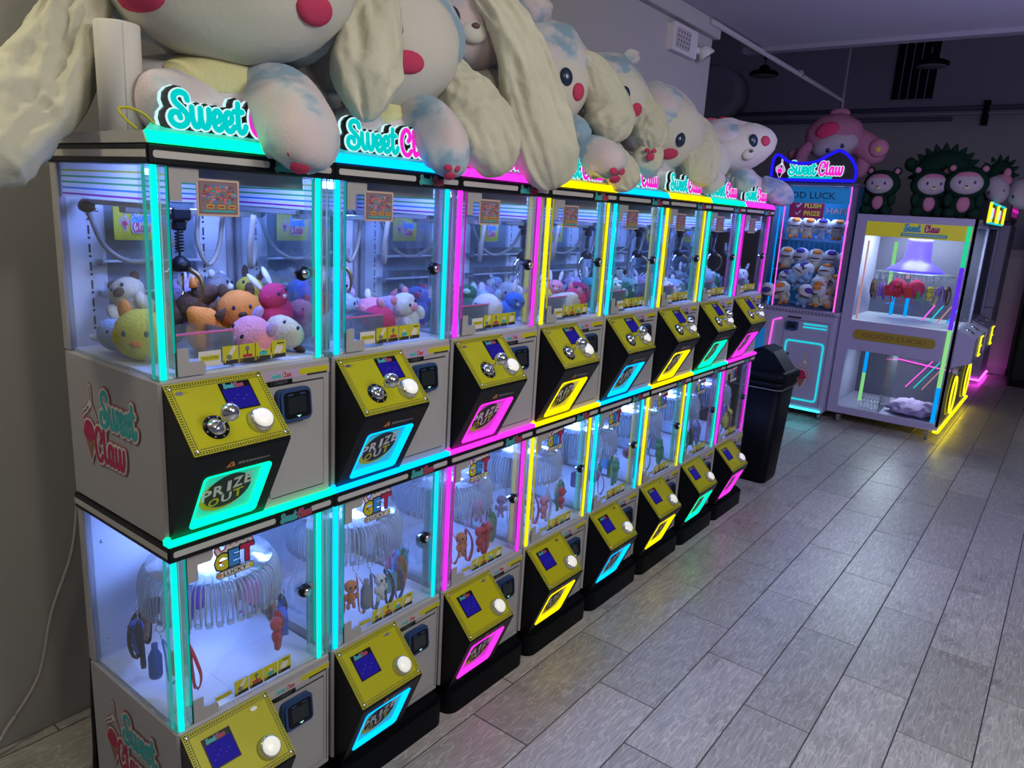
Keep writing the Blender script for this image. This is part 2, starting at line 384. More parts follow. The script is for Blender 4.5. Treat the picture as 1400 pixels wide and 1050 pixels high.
SWEET = sh(S_, 0) + sh(w_, .60) + sh(e_, 1.16) + sh(e_, 1.48) + sh(t_, 1.80)
CLAW = sh(C_, 0) + sh(l_, .56) + sh(a_, .82) + sh(w_, 1.28)
def lettering(mb, fr, u, v, size, hw=.075, sweet='teal', claw='crimson', under=None, uw=.14, back=None, bw=.19, gap=2.26, n=0, dn=.0006, clawdv=0, clawdu=None, seg=2):
    cu = gap*size if clawdu is None else clawdu*size
    if back:
        for S, a, b in ((SWEET, 0, 0), (CLAW, cu, clawdv*size)): mb.strokes(fr, S, bw*size, back, n, n, size, u+a, v+b, seg)
    if under:
        for S, a, b in ((SWEET, 0, 0), (CLAW, cu, clawdv*size)): mb.strokes(fr, S, uw*size, under, n+dn, n+dn, size, u+a, v+b, seg)
    mb.strokes(fr, SWEET, hw*size, sweet, n+2*dn, n+2*dn, size, u, v, seg)
    mb.strokes(fr, CLAW, hw*size, claw, n+2*dn, n+2*dn, size, u+cu, v+clawdv*size, seg)
def icecream(mb, fr, u, v, k, n=0, outline='outline', pale='paper', scoop='crimson', cone='cone'):
    """the ice cream cone gripped by a claw, k high"""
    P = lambda L: [(u+a*k, v+b*k) for a, b in L]
    arms = [[(.02,.98),(.03,.78)],[(.03,.78),(-.10,.66),(-.24,.56),(-.20,.36)],[(.03,.78),(.12,.62),(.22,.42),(.13,.30)]]
    for hw, m, d in ((.055, outline, 0), (.04, pale, .0005), (.014, 'greyp', .001)): mb.strokes(fr, arms, hw*k, m, n+d, n+d, k, u, v, 2)
    for ex, m, d in ((.035, outline, .0012), (.018, pale, .0016)):
        mb.poly(fr, [(u+a*k, v+b*k) for a, b in ((-.19-ex,.34),(.13+ex,.30),(-.02,-.02-ex))], m, n+d, n+d)
        mb.poly(fr, circ(u-.04*k, v+.40*k, (.15+ex)*k, 14), m, n+d, n+d)
    mb.poly(fr, P(((-.17,.30),(.10,.27),(-.02,0))), cone, n+.002, n+.002)
    mb.poly(fr, circ(u-.04*k, v+.40*k, .14*k, 14), scoop, n+.0024, n+.0024)
    mb.poly(fr, P(((-.20,.34),(.12,.30),(.10,.40),(-.18,.42))), scoop, n+.0026, n+.0026)
    mb.poly(fr, circ(u+.03*k, v+.76*k, .05*k, 12), pale, n+.0026, n+.0026)

# ------------------------------------------------------------------ the setting
WALLX = -.925
wl = MB(); wl.box(WALLX-.2, WALLX, -4, 4.75, 0, 3.3, 'wall'); o = wl.build('wall_left'); o['kind'] = 'structure'
wl = MB(); wl.cbox(WALLX+.002, WALLX+.055, -4, 4.77, 3.09, 3.2, 'wall', .006); o = wl.build('trim_1'); o['kind'] = 'structure'
wl = MB(); wl.box(-5.5, 6, 11.8, 12, 0, 5.6, 'dark'); o = wl.build('wall_far'); o['kind'] = 'structure'
wl = MB(); wl.box(-5.7, -5.5, 4.75, 12, 0, 5.6, 'dark'); o = wl.build('wall_back_left'); o['kind'] = 'structure'
wl = MB(); wl.box(-5.5, WALLX-.2, 4.55, 4.75, 0, 5.6, 'dark'); o = wl.build('wall_return'); o['kind'] = 'structure'
cl = MB(); cl.box(WALLX, 6, -4, 5.6, 3.2, 3.3, 'ceil'); o = cl.build('ceiling'); o['kind'] = 'structure'
cl = MB(); cl.box(WALLX-.1, 6, 5.602, 5.70, 3.165, 5.6, 'trim'); o = cl.build('trim_2'); o['kind'] = 'structure'
cl = MB(); cl.box(-5.5, 6, 5.70, 12, 5.6, 5.7, 'dark'); o = cl.build('ceiling_far'); o['kind'] = 'structure'
# plank floor: each board is a piece of its own
def plankmat():
    m = bpy.data.materials.new('grey_wood_plank'); m.use_nodes = True; nt = m.node_tree; b = nt.nodes['Principled BSDF']
    N = nt.nodes.new; L = nt.links.new
    tc = N('ShaderNodeTexCoord'); oi = N('ShaderNodeObjectInfo')
    ad = N('ShaderNodeVectorMath'); ad.operation = 'ADD'
    mu = N('ShaderNodeMath'); mu.operation = 'MULTIPLY'; mu.inputs[1].default_value = 37
    L(oi.outputs['Random'], mu.inputs[0]); L(tc.outputs['Object'], ad.inputs[0]); L(mu.outputs[0], ad.inputs[1])
    mp = N('ShaderNodeMapping'); mp.inputs['Scale'].default_value = (7, 1.6, 1); L(ad.outputs[0], mp.inputs[0])
    n1 = N('ShaderNodeTexNoise'); n1.inputs['Scale'].default_value = 2.2; n1.inputs['Detail'].default_value = 3; L(mp.outputs[0], n1.inputs['Vector'])
    # growth rings: contour lines of a smooth noise
    rg = N('ShaderNodeMath'); rg.operation = 'MULTIPLY'; rg.inputs[1].default_value = 60; L(n1.outputs['Fac'], rg.inputs[0])
    sn = N('ShaderNodeMath'); sn.operation = 'SINE'; L(rg.outputs[0], sn.inputs[0])
    pw = N('ShaderNodeMapRange'); pw.inputs['From Min'].default_value = .72; pw.inputs['From Max'].default_value = 1; L(sn.outputs[0], pw.inputs['Value'])
    mp2 = N('ShaderNodeMapping'); mp2.inputs['Scale'].default_value = (60, 4, 1); L(ad.outputs[0], mp2.inputs[0])
    n2 = N('ShaderNodeTexNoise'); n2.inputs['Scale'].default_value = 3; n2.inputs['Detail'].default_value = 5; L(mp2.outputs[0], n2.inputs['Vector'])
    n3 = N('ShaderNodeTexNoise'); n3.inputs['Scale'].default_value = 5; n3.inputs['Detail'].default_value = 2; L(ad.outputs[0], n3.inputs['Vector'])
    r = N('ShaderNodeValToRGB'); r.color_ramp.elements[0].position = .3; r.color_ramp.elements[1].position = .72
    r.color_ramp.elements[0].color = (.27, .262, .245, 1); r.color_ramp.elements[1].color = (.46, .445, .415, 1)
    L(n2.outputs['Fac'], r.inputs['Fac'])
    r3 = N('ShaderNodeValToRGB'); r3.color_ramp.elements[0].position = .24; r3.color_ramp.elements[1].position = .42
    r3.color_ramp.elements[0].color = (.62, .61, .6, 1); r3.color_ramp.elements[1].color = (1, 1, 1, 1); L(n3.outputs['Fac'], r3.inputs['Fac'])
    mx = N('ShaderNodeMix'); mx.data_type = 'RGBA'; mx.blend_type = 'MULTIPLY'; mx.inputs[0].default_value = .8
    L(r.outputs['Color'], mx.inputs[6]); L(r3.outputs['Color'], mx.inputs[7])
    mg = N('ShaderNodeMix'); mg.data_type = 'RGBA'; mg.inputs[7].default_value = (.62, .60, .56, 1)
    ms = N('ShaderNodeMath'); ms.operation = 'MULTIPLY'; ms.inputs[1].default_value = .5
    L(pw.outputs[0], ms.inputs[0]); L(ms.outputs[0], mg.inputs[0]); L(mx.outputs[2], mg.inputs[6])
    hv = N('ShaderNodeHueSaturation'); vr = N('ShaderNodeMapRange'); vr.inputs['To Min'].default_value = .84; vr.inputs['To Max'].default_value = 1.12
    L(oi.outputs['Random'], vr.inputs['Value']); L(vr.outputs[0], hv.inputs['Value']); L(mg.outputs[2], hv.inputs['Color'])
    L(hv.outputs['Color'], b.inputs['Base Color'])
    b.inputs['Roughness'].default_value = .30; b.inputs['Specular IOR Level'].default_value = .45
    bp = N('ShaderNodeBump'); bp.inputs['Strength'].default_value = .25; bp.inputs['Distance'].default_value = .003
    L(n2.outputs['Fac'], bp.inputs['Height']); L(bp.outputs['Normal'], b.inputs['Normal'])
    return m
M['plank'] = plankmat(); M['grout'] = mat('dark_grout', (.045, .045, .048), .8)
fl = MB(); fl.box(-5.6, 6, -4, 12, -.12, -.0025, 'grout'); floor = fl.build('floor'); floor['kind'] = 'structure'
PWID, PLEN, GAP = .245, .7345, .0046
plank0 = None; far_pl = MB()
for i in range(-4, 9):
    x0 = -.145 + i*PWID; x1 = x0 + PWID; x0 = max(x0, WALLX)
    off = (2.018, 1.78, 2.257)[i % 3]
    for j in range(-6, 14):
        y0 = off + j*PLEN
        if y0 > 11.78: continue
        y1 = min(y0 + PLEN, 11.8); xm, ym = (x0+x1)/2, (y0+y1)/2
        full = (x1-x0 > .2 and y1-y0 > .7)
        if y0 > -2.2 and y0 < 11.4 and x1-x0 > .2 and not (y0 > 8 and x1 < -1):
            if plank0 is None:
                b = MB(); hx, hy = PWID/2-GAP/2, PLEN/2-GAP/2; b.cbox(-hx, hx, -hy, hy, -.012, 0, 'plank', .0015)
                plank0 = b.build('plank', floor); p = plank0
            else: p = plank0.copy(); COL.objects.link(p)
            p.parent = floor; p.location = (xm, ym, 0)
            if full and y1-y0 > .7: pass
        else: far_pl.box(x0+GAP/2, x1-GAP/2, y0+GAP/2, y1-GAP/2, -.012, 0, 'plank')
for i in range(9, 25):
    x0 = -.145 + i*PWID; off = (2.018, 1.78, 2.257)[i % 3]
    for j in range(-7, 14):
        y0 = off + j*PLEN
        if y0 < 11.2: far_pl.box(x0+GAP/2, x0+PWID-GAP/2, y0+GAP/2, y0+PLEN-GAP/2, -.012, 0, 'plank')
for i in range(-20, -4):
    x0 = -.145 + i*PWID; off = (2.018, 1.78, 2.257)[i % 3]
    for j in range(4, 14):
        y0 = off + j*PLEN
        if y0 < 11.2: far_pl.box(x0+GAP/2, x0+PWID-GAP/2, y0+GAP/2, y0+PLEN-GAP/2, -.012, 0, 'plank')
o = far_pl.build('outer_planks', floor); o['kind'] = 'stuff'

# ------------------------------------------------------------------ the double-stacked claw machine
W_, D_ = .48, .472
Y0, Y1 = .005, .475
FF = Fr((0,0,0), (0,1,0), (0,0,1))                      # front face, u = y, v = z, n = x
def make_machine():
    t = thing('claw_machine', 'nearest double-stacked claw machine, aqua neon, side panel with ice cream logo', 'claw machine', (0,0,0), 'double-stacked claw machines')
    A = 'aqua'
    # --- black foot
    b = MB(); P = rrect(-.44, .05, .012, .468, .045, 5)
    fr = Fr((0,0,0), (1,0,0), (0,1,0)); b.poly(fr, P, 'blackm', 0, .092, True); b.poly(fr, rrect(-.43, .036, .024, .456, .036, 5), 'blackm', .092, .104, True)
    b.build('base', t)
    # --- cabinet bodies
    for nm, z0, z1 in (('lower_body', .104, .481), ('upper_body', .985, 1.376)):
        b = MB(); b.cbox(-D_, 0, Y0, Y1, z0, z1, 'grey', .006); b.build(nm, t)
    # --- the two glazed cases
    for lo, z0, z1 in ((1, .481, .943), (0, 1.376, 1.836)):
        k = 'lower_' if lo else 'upper_'
        b = MB(); b.box(-.455, -.012, Y0+.012, Y1-.012, z0, z0+.006, 'white'); b.build(k + 'case_floor', t)
        for y in (Y0, Y1-.02): b = MB(); b.cbox(-D_, -.438, y, y+.02, z0, z1, 'grey', .003); b.build('rear_post', t)
        b = MB()
        if lo:
            b.box(-D_+.003, -.457, Y0+.02, Y1-.02, z0, z1, 'white')
            for y in (Y0+.02, Y1-.09): b.box(-.457, -.449, y, y+.07, z0+.006, z1, 'white')
        else:
            for y in (Y0+.02, Y1-.11): b.box(-D_+.003, -.449, y, y+.09, z0, z1, 'white')
            b.box(-D_+.003, -.449, .1, .4, z1-.075, z1, 'white'); b.box(-D_+.003, -.452, .1, .4, z0, z0+.03, 'white')
        bp = b.build(k + 'back_panel', t)
        b = MB()                                                # slots and bolts in the uprights
        bf = Fr((-.448,0,0), (0,1,0), (0,0,1))
        for y in ((.075, .385) if not lo else (.05, .43)):
            for q in range(7):
                z = z0 + .06 + q*.046
                if not lo: b.rect(bf, y-.002, y+.002, z, z+.022, 'rim', 0, .001); b.poly(bf, circ(y, z-.009, .0035, 6), 'rim', 0, .001)
            for z in (z0+.05, z1-.11): b.lathe((-.449, y+(.022 if not lo else 0), z), [(.006, 0), (.006, .002), (.003, .005)], 'chrome', 8, (1,0,0))
        b.build('slots_and_bolts', bp)
        if not lo:
            b = MB(); b.box(-.468, -.46, .1, .4, z0+.03, z1-.075, 'mirror'); b.build('mirror_panel', t)
            for z in (1.52, 1.60):
                b = MB(); b.box(-.447, -.40, .085, .40, z, z+.004, 'acrylic'); b.box(-.403, -.40, .085, .40, z-.001, z+.005, 'edge'); b.box(-.403, -.4005, .085, .40, z+.005, z+.03, 'acrylic')
                for y in (.09, .385): b.box(-.449, -.41, y, y+.004, z-.012, z, 'steel')
                b.build('acrylic_shelf', t)
            b = MB()                                            # striped header on the three inner sides
            cols = ('yellowh', 'green', 'green', 'bluep', 'purplep')
            fr1 = Fr((-.4485,0,0), (0,1,0), (0,0,1)); b.rect(fr1, .02, .46, z1-.08, z1-.002, 'lilac' if 0 else 'white', 0, .0015)
            for q, cn in enumerate(cols): b.rect(fr1, .02, .46, z1-.019-q*.0135, z1-.0145-q*.0135, cn, .0015, .002)
            hb = b.build('striped_header', t)
            for y in (.017, .463):
                b = MB(); f2 = Fr((0, y, 0), (1,0,0), (0,0,1)); zs = [z1-.002]
                for q, cn in enumerate(cols): b.rect(f2, -.436, -.044, zs[-1], z1-.0150-q*.0135, 'film_white'); b.rect(f2, -.436, -.044, z1-.0150-q*.0135, z1-.0195-q*.0135, 'film_'+cn); zs.append(z1-.0195-q*.0135)
                b.rect(f2, -.436, -.044, z1-.08, zs[-1], 'film_white')
                b.build('header_wing', hb)
        # glass
        for nm, y in (('near', Y0+.004), ('far', Y1-.008)):
            b = MB(); b.box(-.438, -.004, y, y+.004, z0+.001, z1, 'glass'); b.build('side_glass', t)
        b = MB(); b.box(-.010, -.005, .051, .432, z0+.004, z1-.002, 'glass'); door = b.build('glass_door', t)
        b = MB(); b.box(-.010, -.0045, .0495, .0515, z0+.004, z1-.002, 'rim'); b.build('door_edge', door)
        ff = Fr((-.005,0,0), (0,1,0), (0,0,1))
        for q, (va, vb) in enumerate(((z1-.072, z1-.002), (z0+.004, z0+.068))):   # cut-out hinge plates
            b = MB(); L = [(.051, va), (.078, va), (.078, vb-.03), (.112, vb-.03), (.118, vb-.02), (.118, vb), (.051, vb)]
            if q: L = [(u, va+vb-v) for u, v in L]
            b.poly(ff, L, 'grey', 0, .004); b.build('hinge_plate', door)
        # corner posts of clear acrylic with the neon inside
        for ya, yb in ((Y0+.001, .047), (.426, Y1-.001)): b = MB(); b.box(-.044, -.003, ya, yb, z0+.002, z1, 'acrylic'); b.build('corner_post', t)
        for ya, yb, xx in ((.0135, .0245, -.002), (.4335, .4435, -.002)):
            b = MB(); b.box(xx-.010, xx+.002, ya, yb, z0+.002, z1, LED[A]); b.build('neon_strip', t)
        for ya, yb in ((.0445, .0475), (.4215, .4245)):
            b = MB(); b.box(-.006, -.001, ya, yb, z0+.06, z1-(.002 if ya < .1 else .002), SOFT[A]); b.build('thin_neon_edge', t)
        b = MB(); b.box(-.03, -.022, Y0+.002, Y0+.006, z0+.002, z1, SOFT[A]); b.build('thin_neon_edge', t)
        for ya, xx, m_ in ((.0305, -.004, 'edge'), (.0375, -.018, SOFT[A]), (.4285, -.004, 'edge'), (.450, -.003, 'edge'), (.4575, -.014, SOFT[A]), (.466, -.003, 'edge')):  # edge highlights of the clear posts, added as pale and glowing lines
            b = MB(); b.box(xx-.003, xx, ya, ya+.0016, z0+.003, z1, m_); b.build('edge_highlight', t)
        # lamp under the roof of the case
        b = MB(); b.box(-.058, -.0535, .05, .43, z1-.030, z1, 'grey'); lp = b.build('lamp_valance', t)
        if not lo: b = MB(); b.box(-.090, -.068, .06, .42, z1-.022, z1-.004, 'lamp'); b.build('lamp_tube', lp)
        b = MB(); b.box(-.32, -.12, .15, .33, z1-.0165, z1-.002, 'lampl' if lo else 'lampu'); b.build('lamp_panel', lp)
        # lock
        zl = z0 + .225 if not lo else z0 + .238
        b = MB(); b.lathe((-.006, .388, zl), [(.019,0),(.019,.010),(.015,.015),(.013,.017)], 'black', 18, (1,0,0)); b.lathe((.010, .388, zl), [(.011,0),(.011,.003),(.004,.0045),(0.0001,.0045)], 'chrome', 14, (1,0,0))
        b.cbox(-.008, -.003, .393, .43, zl-.012, zl+.012, 'steel', .002)
        b.cbox(-.022, -.012, .372, .392, zl-.006, zl+.006, 'chrome', .002); b.build('lock', t)
        # how-to-play strip
        b = MB(); zz = z0 + (.019 if not lo else .018); u0 = .163 if not lo else .166
        b.rect(ff, u0-.06, u0-.004, zz, zz+.036, 'paper', .0002) if not lo else None
        b.rect(ff, u0-.055, u0-.008, zz+.013, zz+.025, 'yellowh', .0005); b.text(ff, 'How to Play', u0-.031, zz+.019, .040, .006, 'rim', .0008)
        for q in range(4):
            a = u0 + q*.0445; b.rect(ff, a, a+.042, zz-.002, zz+.042, 'yellowh', .0004); b.rect(ff, a+.0015, a+.0405, zz-.002, zz+.008, 'rim', .0007)
            b.text(ff, str(q+1), a+.006, zz+.006, .004, .007, 'yellowh', .001)
            if q == 0: b.strokes(ff, [[(a+.015, zz+.012), (a+.02, zz+.022), (a+.03, zz+.036)]], .005, 'paper', .001, .001); b.poly(ff, circ(a+.017, zz+.015, .007, 8), 'greyp', .0012)
            if q == 1: b.poly(ff, circ(a+.021, zz+.031, .006, 8), 'greyp', .001); b.rect(ff, a+.020, a+.0225, zz+.015, zz+.028, 'rim', .001); b.rect(ff, a+.009, a+.034, zz+.010, zz+.017, 'crimson', .0012)
            if q == 2: b.poly(ff, circ(a+.021, zz+.015, .012, 10, .006), 'teal', .001); b.poly(ff, circ(a+.021, zz+.024, .006, 8), 'paper', .001)
            if q == 3: b.strokes(ff, [[(a+.012, zz+.014), (a+.018, zz+.026)], [(a+.022, zz+.013), (a+.028, zz+.024)]], .005, 'paper', .001, .001); b.rect(ff, a+.016, a+.036, zz+.033, zz+.036, 'rim', .001)
        b.build('how_to_play_strip', t)
    # --- poster card on the upper glass
    b = MB(); pf = Fr((-.004,0,0), (0,1,0), (0,0,1)); u0, u1, v0, v1 = .112, .216, 1.735, 1.815
    b.rect(pf, u0, u1, v0, v1, 'peach', 0, .0015); b.rect(pf, u0+.005, u1-.005, v0+.005, v1-.005, 'maroon', .0018); b.rect(pf, u0+.007, u1-.007, v0+.007, v1-.007, 'dusk', .0021)
    rn = random.Random(3)
    for q in range(90):
        a = rn.uniform(u0+.011, u1-.018); c = rn.uniform(v0+.026, v1-.014); b.rect(pf, a, a+rn.uniform(.003, .012), c, c+rn.uniform(.002, .006), rn.choice(('pinkp','maroon','lilac','teal','greyp','crimson','orange','bluep')), .0023+q*.00001)
    for a in (.135, .162, .188): b.rect(pf, a, a+.017, v0+.017, v0+.025, 'yellowh', .003); b.rect(pf, a+.002, a+.015, v0+.019, v0+.023, 'crimson', .0032)
    b.rect(pf, u0+.013, u1-.013, v0+.009, v0+.013, 'teal', .003); b.build('poster_card', t)
    # --- GET LUCKY sticker in the lower glass
    b = MB(); gf = Fr((-.0045,0,0), (0,1,0), (0,0,1)); b.rect(gf, .13, .238, .862, .938, 'lilac', 0) if 0 else None
    b.strokes(gf, [[(.130,.930),(.138,.916),(.156,.922),(.160,.934),(.166,.922),(.176,.934),(.184,.924),(.194,.936),(.204,.926),(.214,.938),(.224,.930)]], .009, 'outline', .0002, .0002)
    b.strokes(gf, [[(.130,.930),(.138,.916),(.156,.922),(.160,.934),(.166,.922),(.176,.934),(.184,.924),(.194,.936),(.204,.926),(.214,.938),(.224,.930)]], .0045, 'paper', .0006, .0006)
    for ch, cx_, cv_, w_t, h_t, cm in (('G', .141, .894, .036, .044, 'yellowh'), ('E', .176, .897, .028, .044, 'bluep'), ('T', .213, .899, .038, .046, 'crimson')):
        b.text(gf, ch, cx_, cv_, w_t+.008, h_t+.009, 'rim', .0008, .085); b.text(gf, ch, cx_, cv_, w_t, h_t, cm, .0012, .06)
    b.poly(gf, circ(.138,.894,.005,5), 'crimson', .0016)
    b.poly(gf, rrect(.126,.232,.850,.870,.009), 'rim', .0016); b.poly(gf, rrect(.128,.230,.852,.868,.008), 'paper', .0018)
    b.text(gf, 'GET', .178, .894, .0, .0, 'rim', .002) if 0 else None
    b.text(gf, 'LUCKY', .178, .860, .066, .012, 'rim', .002, .03); b.poly(gf, circ(.135,.860,.006,10), 'orange', .002); b.poly(gf, circ(.223,.860,.006,10), 'yellowh', .002); b.rect(gf,.176,.179,.840,.851,'rim',.0018)
    b.build('get_lucky_sticker', t)
    # --- trim bands: black, pale stripe, black, with the small shop name
    for nm, z0, z1 in (('middle_band', .943, .986), ('top_band', 1.836, 1.878)):
        b = MB(); b.cbox(-D_-.002, .012, .001, .479, z0, z1, 'black', .004); band = b.build(nm, t)
        b = MB(); zc = (z0+z1)/2; f3 = Fr((.0122,0,0), (0,1,0), (0,0,1))
        b.poly(f3, rrect(.012, .288, zc-.0075, zc+.0075, .006), 'stripe', 0, .001); b.poly(f3, rrect(.40, .468, zc-.0075, zc+.0075, .006), 'stripe', 0, .001)
        b.rect(Fr((0,.0008,0), (1,0,0), (0,0,1)), -D_+.002, .006, zc-.0075, zc+.0075, 'stripe', 0, .001); b.build('pale_stripe', band)
        b = MB(); lettering(b, f3, .303, zc-.013, .024, .085, 'teal', 'crimson', 'tealm', .15, n=.0006, gap=2.3, seg=1); b.build('shop_name', band)
    # neon ledge of the middle band
    b = MB(); b.box(-.01, .016, .001, .479, .987, 1.0, LEDB[A]); b.box(-.004, .004, .002, .012, 1.0, 1.006, LEDB[A]); b.build('ledge_neon', t)
    # --- top lid, ledge neon and the sign
    b = MB(); P = [(-D_, 1.878), (.010, 1.878), (-.004, 1.902), (-D_, 1.902)]
    b.poly(Fr((0,.001,0), (1,0,0), (0,0,1)), P, 'grey', -.478, 0); b.build('lid', t)
    b = MB(); b.poly(Fr((0,.004,0), (1,0,0), (0,0,1)), [(.0125, 1.879), (.0145, 1.879), (.000, 1.903), (-.004, 1.9025)], LEDB[A], -.472, 0); b.build('ledge_neon', t)
    sg = MB(); f4 = Fr((-.048, 0, 1.909), (0,1,0), (-.10,0,1))
    sg.poly(Fr((-.014,0,1.9025), (0,1,0), (-.93,0,.36)), [(.012,0),(.468,0),(.440,.046),(.045,.046)], WALLLIT[A], 0, .004); sign = sg.build('sign_plate', t)
    b = MB(); u, v, k, xs = .074, .010, .070, 1.24; XS = lambda S: [[(p*xs, q) for p, q in l] for l in S]
    for S, a in ((SWEET, 0), (CLAW, 2.24*k*xs)):
        b.strokes(f4, XS(S), .265*k, 'signwhite', 0, .006, k, u-.007+a, v-.003, 2)
        b.strokes(f4, XS(S), .225*k, 'black', .006, .016, k, u-.005+a, v-.002, 2)
    b.build('sign_backing', t)
    b = MB()
    for S, a, cm in ((SWEET, 0, 'signteal'), (CLAW, 2.24*k*xs, 'signpink')):
        b.strokes(f4, XS(S), .138*k, 'signwhite', .016, .0200, k, u+a, v, 3)
        b.strokes(f4, XS(S), .092*k, cm, .0200, .0212, k, u+a, v, 3)
    b.build('sign_lettering', t)
    # --- control consoles
    for lo in (0, 1):
        ya, yb = .012, .2575
        prof = [(0,1.365),(.122,1.231),(.122,1.222),(.0,.990)] if not lo else [(0,.470),(.128,.340),(.129,.331),(.036,.108),(0,.108)]
        b = MB(); np_ = len(prof)
        b.add([(x, ya, z) for x, z in prof] + [(x, yb, z) for x, z in prof], [tuple(range(np_)), tuple(range(2*np_-1, np_-1, -1))] + [(i, i+np_, (i+1)%np_+np_, (i+1)%np_) for i in range(np_) if i != 2], 'black')
        pa, pb = Vector((prof[2][0],0,prof[2][1])), Vector((prof[3][0],0,prof[3][1]))
        Lp = (pa-pb).length; f6 = Fr(pb, (0,1,0), pa-pb)
        w0, w1, h0, h1 = (.050, .226, .030, .200) if not lo else (.038, .222, .036, .212)
        O = rrect(w0, w1, h0, h1, .012, 4); b.ring(f6, rrect(ya, yb, 0, Lp, .0005, 4), O, 'black', 0, 0)
        con = b.build('lower_console' if lo else 'upper_console', t)
        top, nose = Vector((prof[0][0],0,prof[0][1])), Vector((prof[1][0],0,prof[1][1]))
        L = (top-nose).length; f5 = Fr(nose, (0,1,0), top-nose)
        b = MB(); b.poly(f5, rrect(ya, yb, .0, L, .003), 'yellow', .0003, .003)
        for (pa, pb, qa, qb) in ((ya+.014, yb-.014, .013, .0145), (ya+.014, yb-.014, L-.0145, L-.013), (ya+.013, ya+.0145, .013, L-.013), (yb-.0145, yb-.013, .013, L-.013)): b.rect(f5, pa, pb, qa, qb, 'rim', .0033)
        for q in range(38):                                     # checked border
            y = ya + .004 + q*(yb-ya-.008)/37
            for vv in (.0035, .0075, L-.0045, L-.0085): b.rect(f5, y-.0017, y+.0017, vv-.0014, vv+.0014, 'rim', .0033)
        for q in range(28):
            vv = .004 + q*(L-.008)/27
            for y in (ya+.004, ya+.008, yb-.004, yb-.008): b.rect(f5, y-.0014, y+.0014, vv-.0017, vv+.0017, 'rim', .0033)
        lu = .040 if not lo else .205
        b.poly(f5, circ(lu, L-.026, .010, 10, .005), 'steel', .0034); b.rect(f5, lu-.02, lu-.01, L-.027, L-.026, 'crimson', .0035); b.rect(f5, lu+.01, lu+.02, L-.027, L-.026, 'crimson', .0035)
        cp = b.build('control_panel', con)
        for u, v in ((ya+.011, .011), (yb-.011, .011), (ya+.011, L-.011), (yb-.011, L-.011)): b = MB(); b.lathe(f5(u, v, .003), [(.005,0),(.0045,.002),(.002,.003)], 'chrome', 8, f5.N); b.build('corner_screw', con)
        # screen
        b = MB(); s0, s1, t0, t1 = (.136, .216, .090, .164) if not lo else (.050, .128, .070, .150)
        b.rect(f5, s0, s1, t0, t1, 'black', .003, .0045); b.rect(f5, s0+.003, s1-.003, t0+.003, t1-.018, 'lcd', .0048)
        for q in range(5): b.rect(f5, s0+.012+q*.011, s0+.016+q*.011, t0+.02+(q*7 % 5)*.004, t0+.0225+(q*7 % 5)*.004, 'lcdtxt', .005)
        lettering(b, f5, s0+.010, t1-.0155, .0125, .085, 'teal', 'crimson', 'tealm', .15, n=.0046, dn=.0003, gap=2.25, seg=1); b.build('screen', con)
        # push button
        bu, bv = (.195, .050) if not lo else (.197, .050)
        b = MB(); b.lathe(f5(bu, bv, .003), [(.0315,0),(.0315,.004),(.0285,.016),(.0265,.020)], 'clear', 24, f5.N); bt = b.build('push_button', con)
        b = MB(); b.lathe(f5(bu, bv, .020), [(.0245,-.006),(.0245,.003),(.0225,.008),(.014,.0115),(.0001,.0125)], 'btn', 24, f5.N); b.build('button_cap', con)
        if not lo:
            ju, jv = .087, .058
            b = MB(); b.lathe(f5(ju, jv, .003), [(.030,0),(.030,.002)], 'black', 24, f5.N); b.lathe(f5(ju, jv, .005), [(.022,0),(.021,.004),(.012,.010),(.006,.012)], 'chrome', 20, f5.N)
            for q in range(8): b.lathe(f5(ju+.026*cos(q*pi/4+.3), jv+.026*sin(q*pi/4+.3), .005), [(.0025,0),(.002,.0015)], 'steel', 6, f5.N)
            b.build('joystick_base', con)
            b = MB(); tip = f5(ju, jv, .012) + f5.N*.058 + Vector((0,.004,0)); b.tube([f5(ju, jv, .012), tip], .0048, 'chrome', 10); b.ell(tip, (.0215,.0215,.0215), 'chrome', None, 20, 12); b.build('joystick', con)
        # prize window
        I = rrect(w0+.0035, w1-.0035, h0+.0035, h1-.0035, .010, 4); D2 = rrect(w0+.005, w1-.014, h0+.014, h1-.006, .008, 4); kk = len(I); dp = .012 if not lo else .010
        b = MB(); b.ring(f6, O, I, LEDB[A], .0, .002); b.add([f6(*p, .002) for p in I] + [f6(*p, -dp) for p in D2], [(i, (i+1)%kk, (i+1)%kk+kk, i+kk) for i in range(kk)], LEDB[A]); pw = b.build('prize_window_neon', con)
        b = MB(); b.poly(f6, D2, WALLLIT[A], -dp, -dp); b.build('prize_flap', con)
        b = MB(); cu, cv = (w0+w1)/2-.008, (h0+h1)/2+.006; tl = radians(9)
        fp = Fr(f6(cu, cv, -dp+.0008), f6.U*cos(tl)+f6.V*sin(tl), -f6.U*sin(tl)+f6.V*cos(tl))
        b.poly(fp, circ(-.004, -.006, .064, 28, .056), 'yellowh', 0); b.poly(fp, circ(.004, 0, .060, 28, .054), 'rim', .0003)
        b.text(fp, 'P', -.050, .008, .026, .036, 'paper', .0008, .03); b.text(fp, 'R', -.020, .012, .026, .036, 'paper', .0008, .03); b.text(fp, 'I', .006, .015, .010, .036, 'paper', .0008, .03); b.text(fp, 'Z', .028, .018, .026, .036, 'paper', .0008, .03); b.text(fp, 'E', .056, .021, .022, .038, 'paper', .0008, .03)
        b.text(fp, 'O', -.030, -.026, .028, .030, 'yellowh', .0008, .03); b.text(fp, 'U', .002, -.024, .026, .030, 'paper', .0008, .03); b.text(fp, 'T', .032, -.021, .026, .030, 'yellowh', .0008, .03)
        b.build('prize_out_print', con)
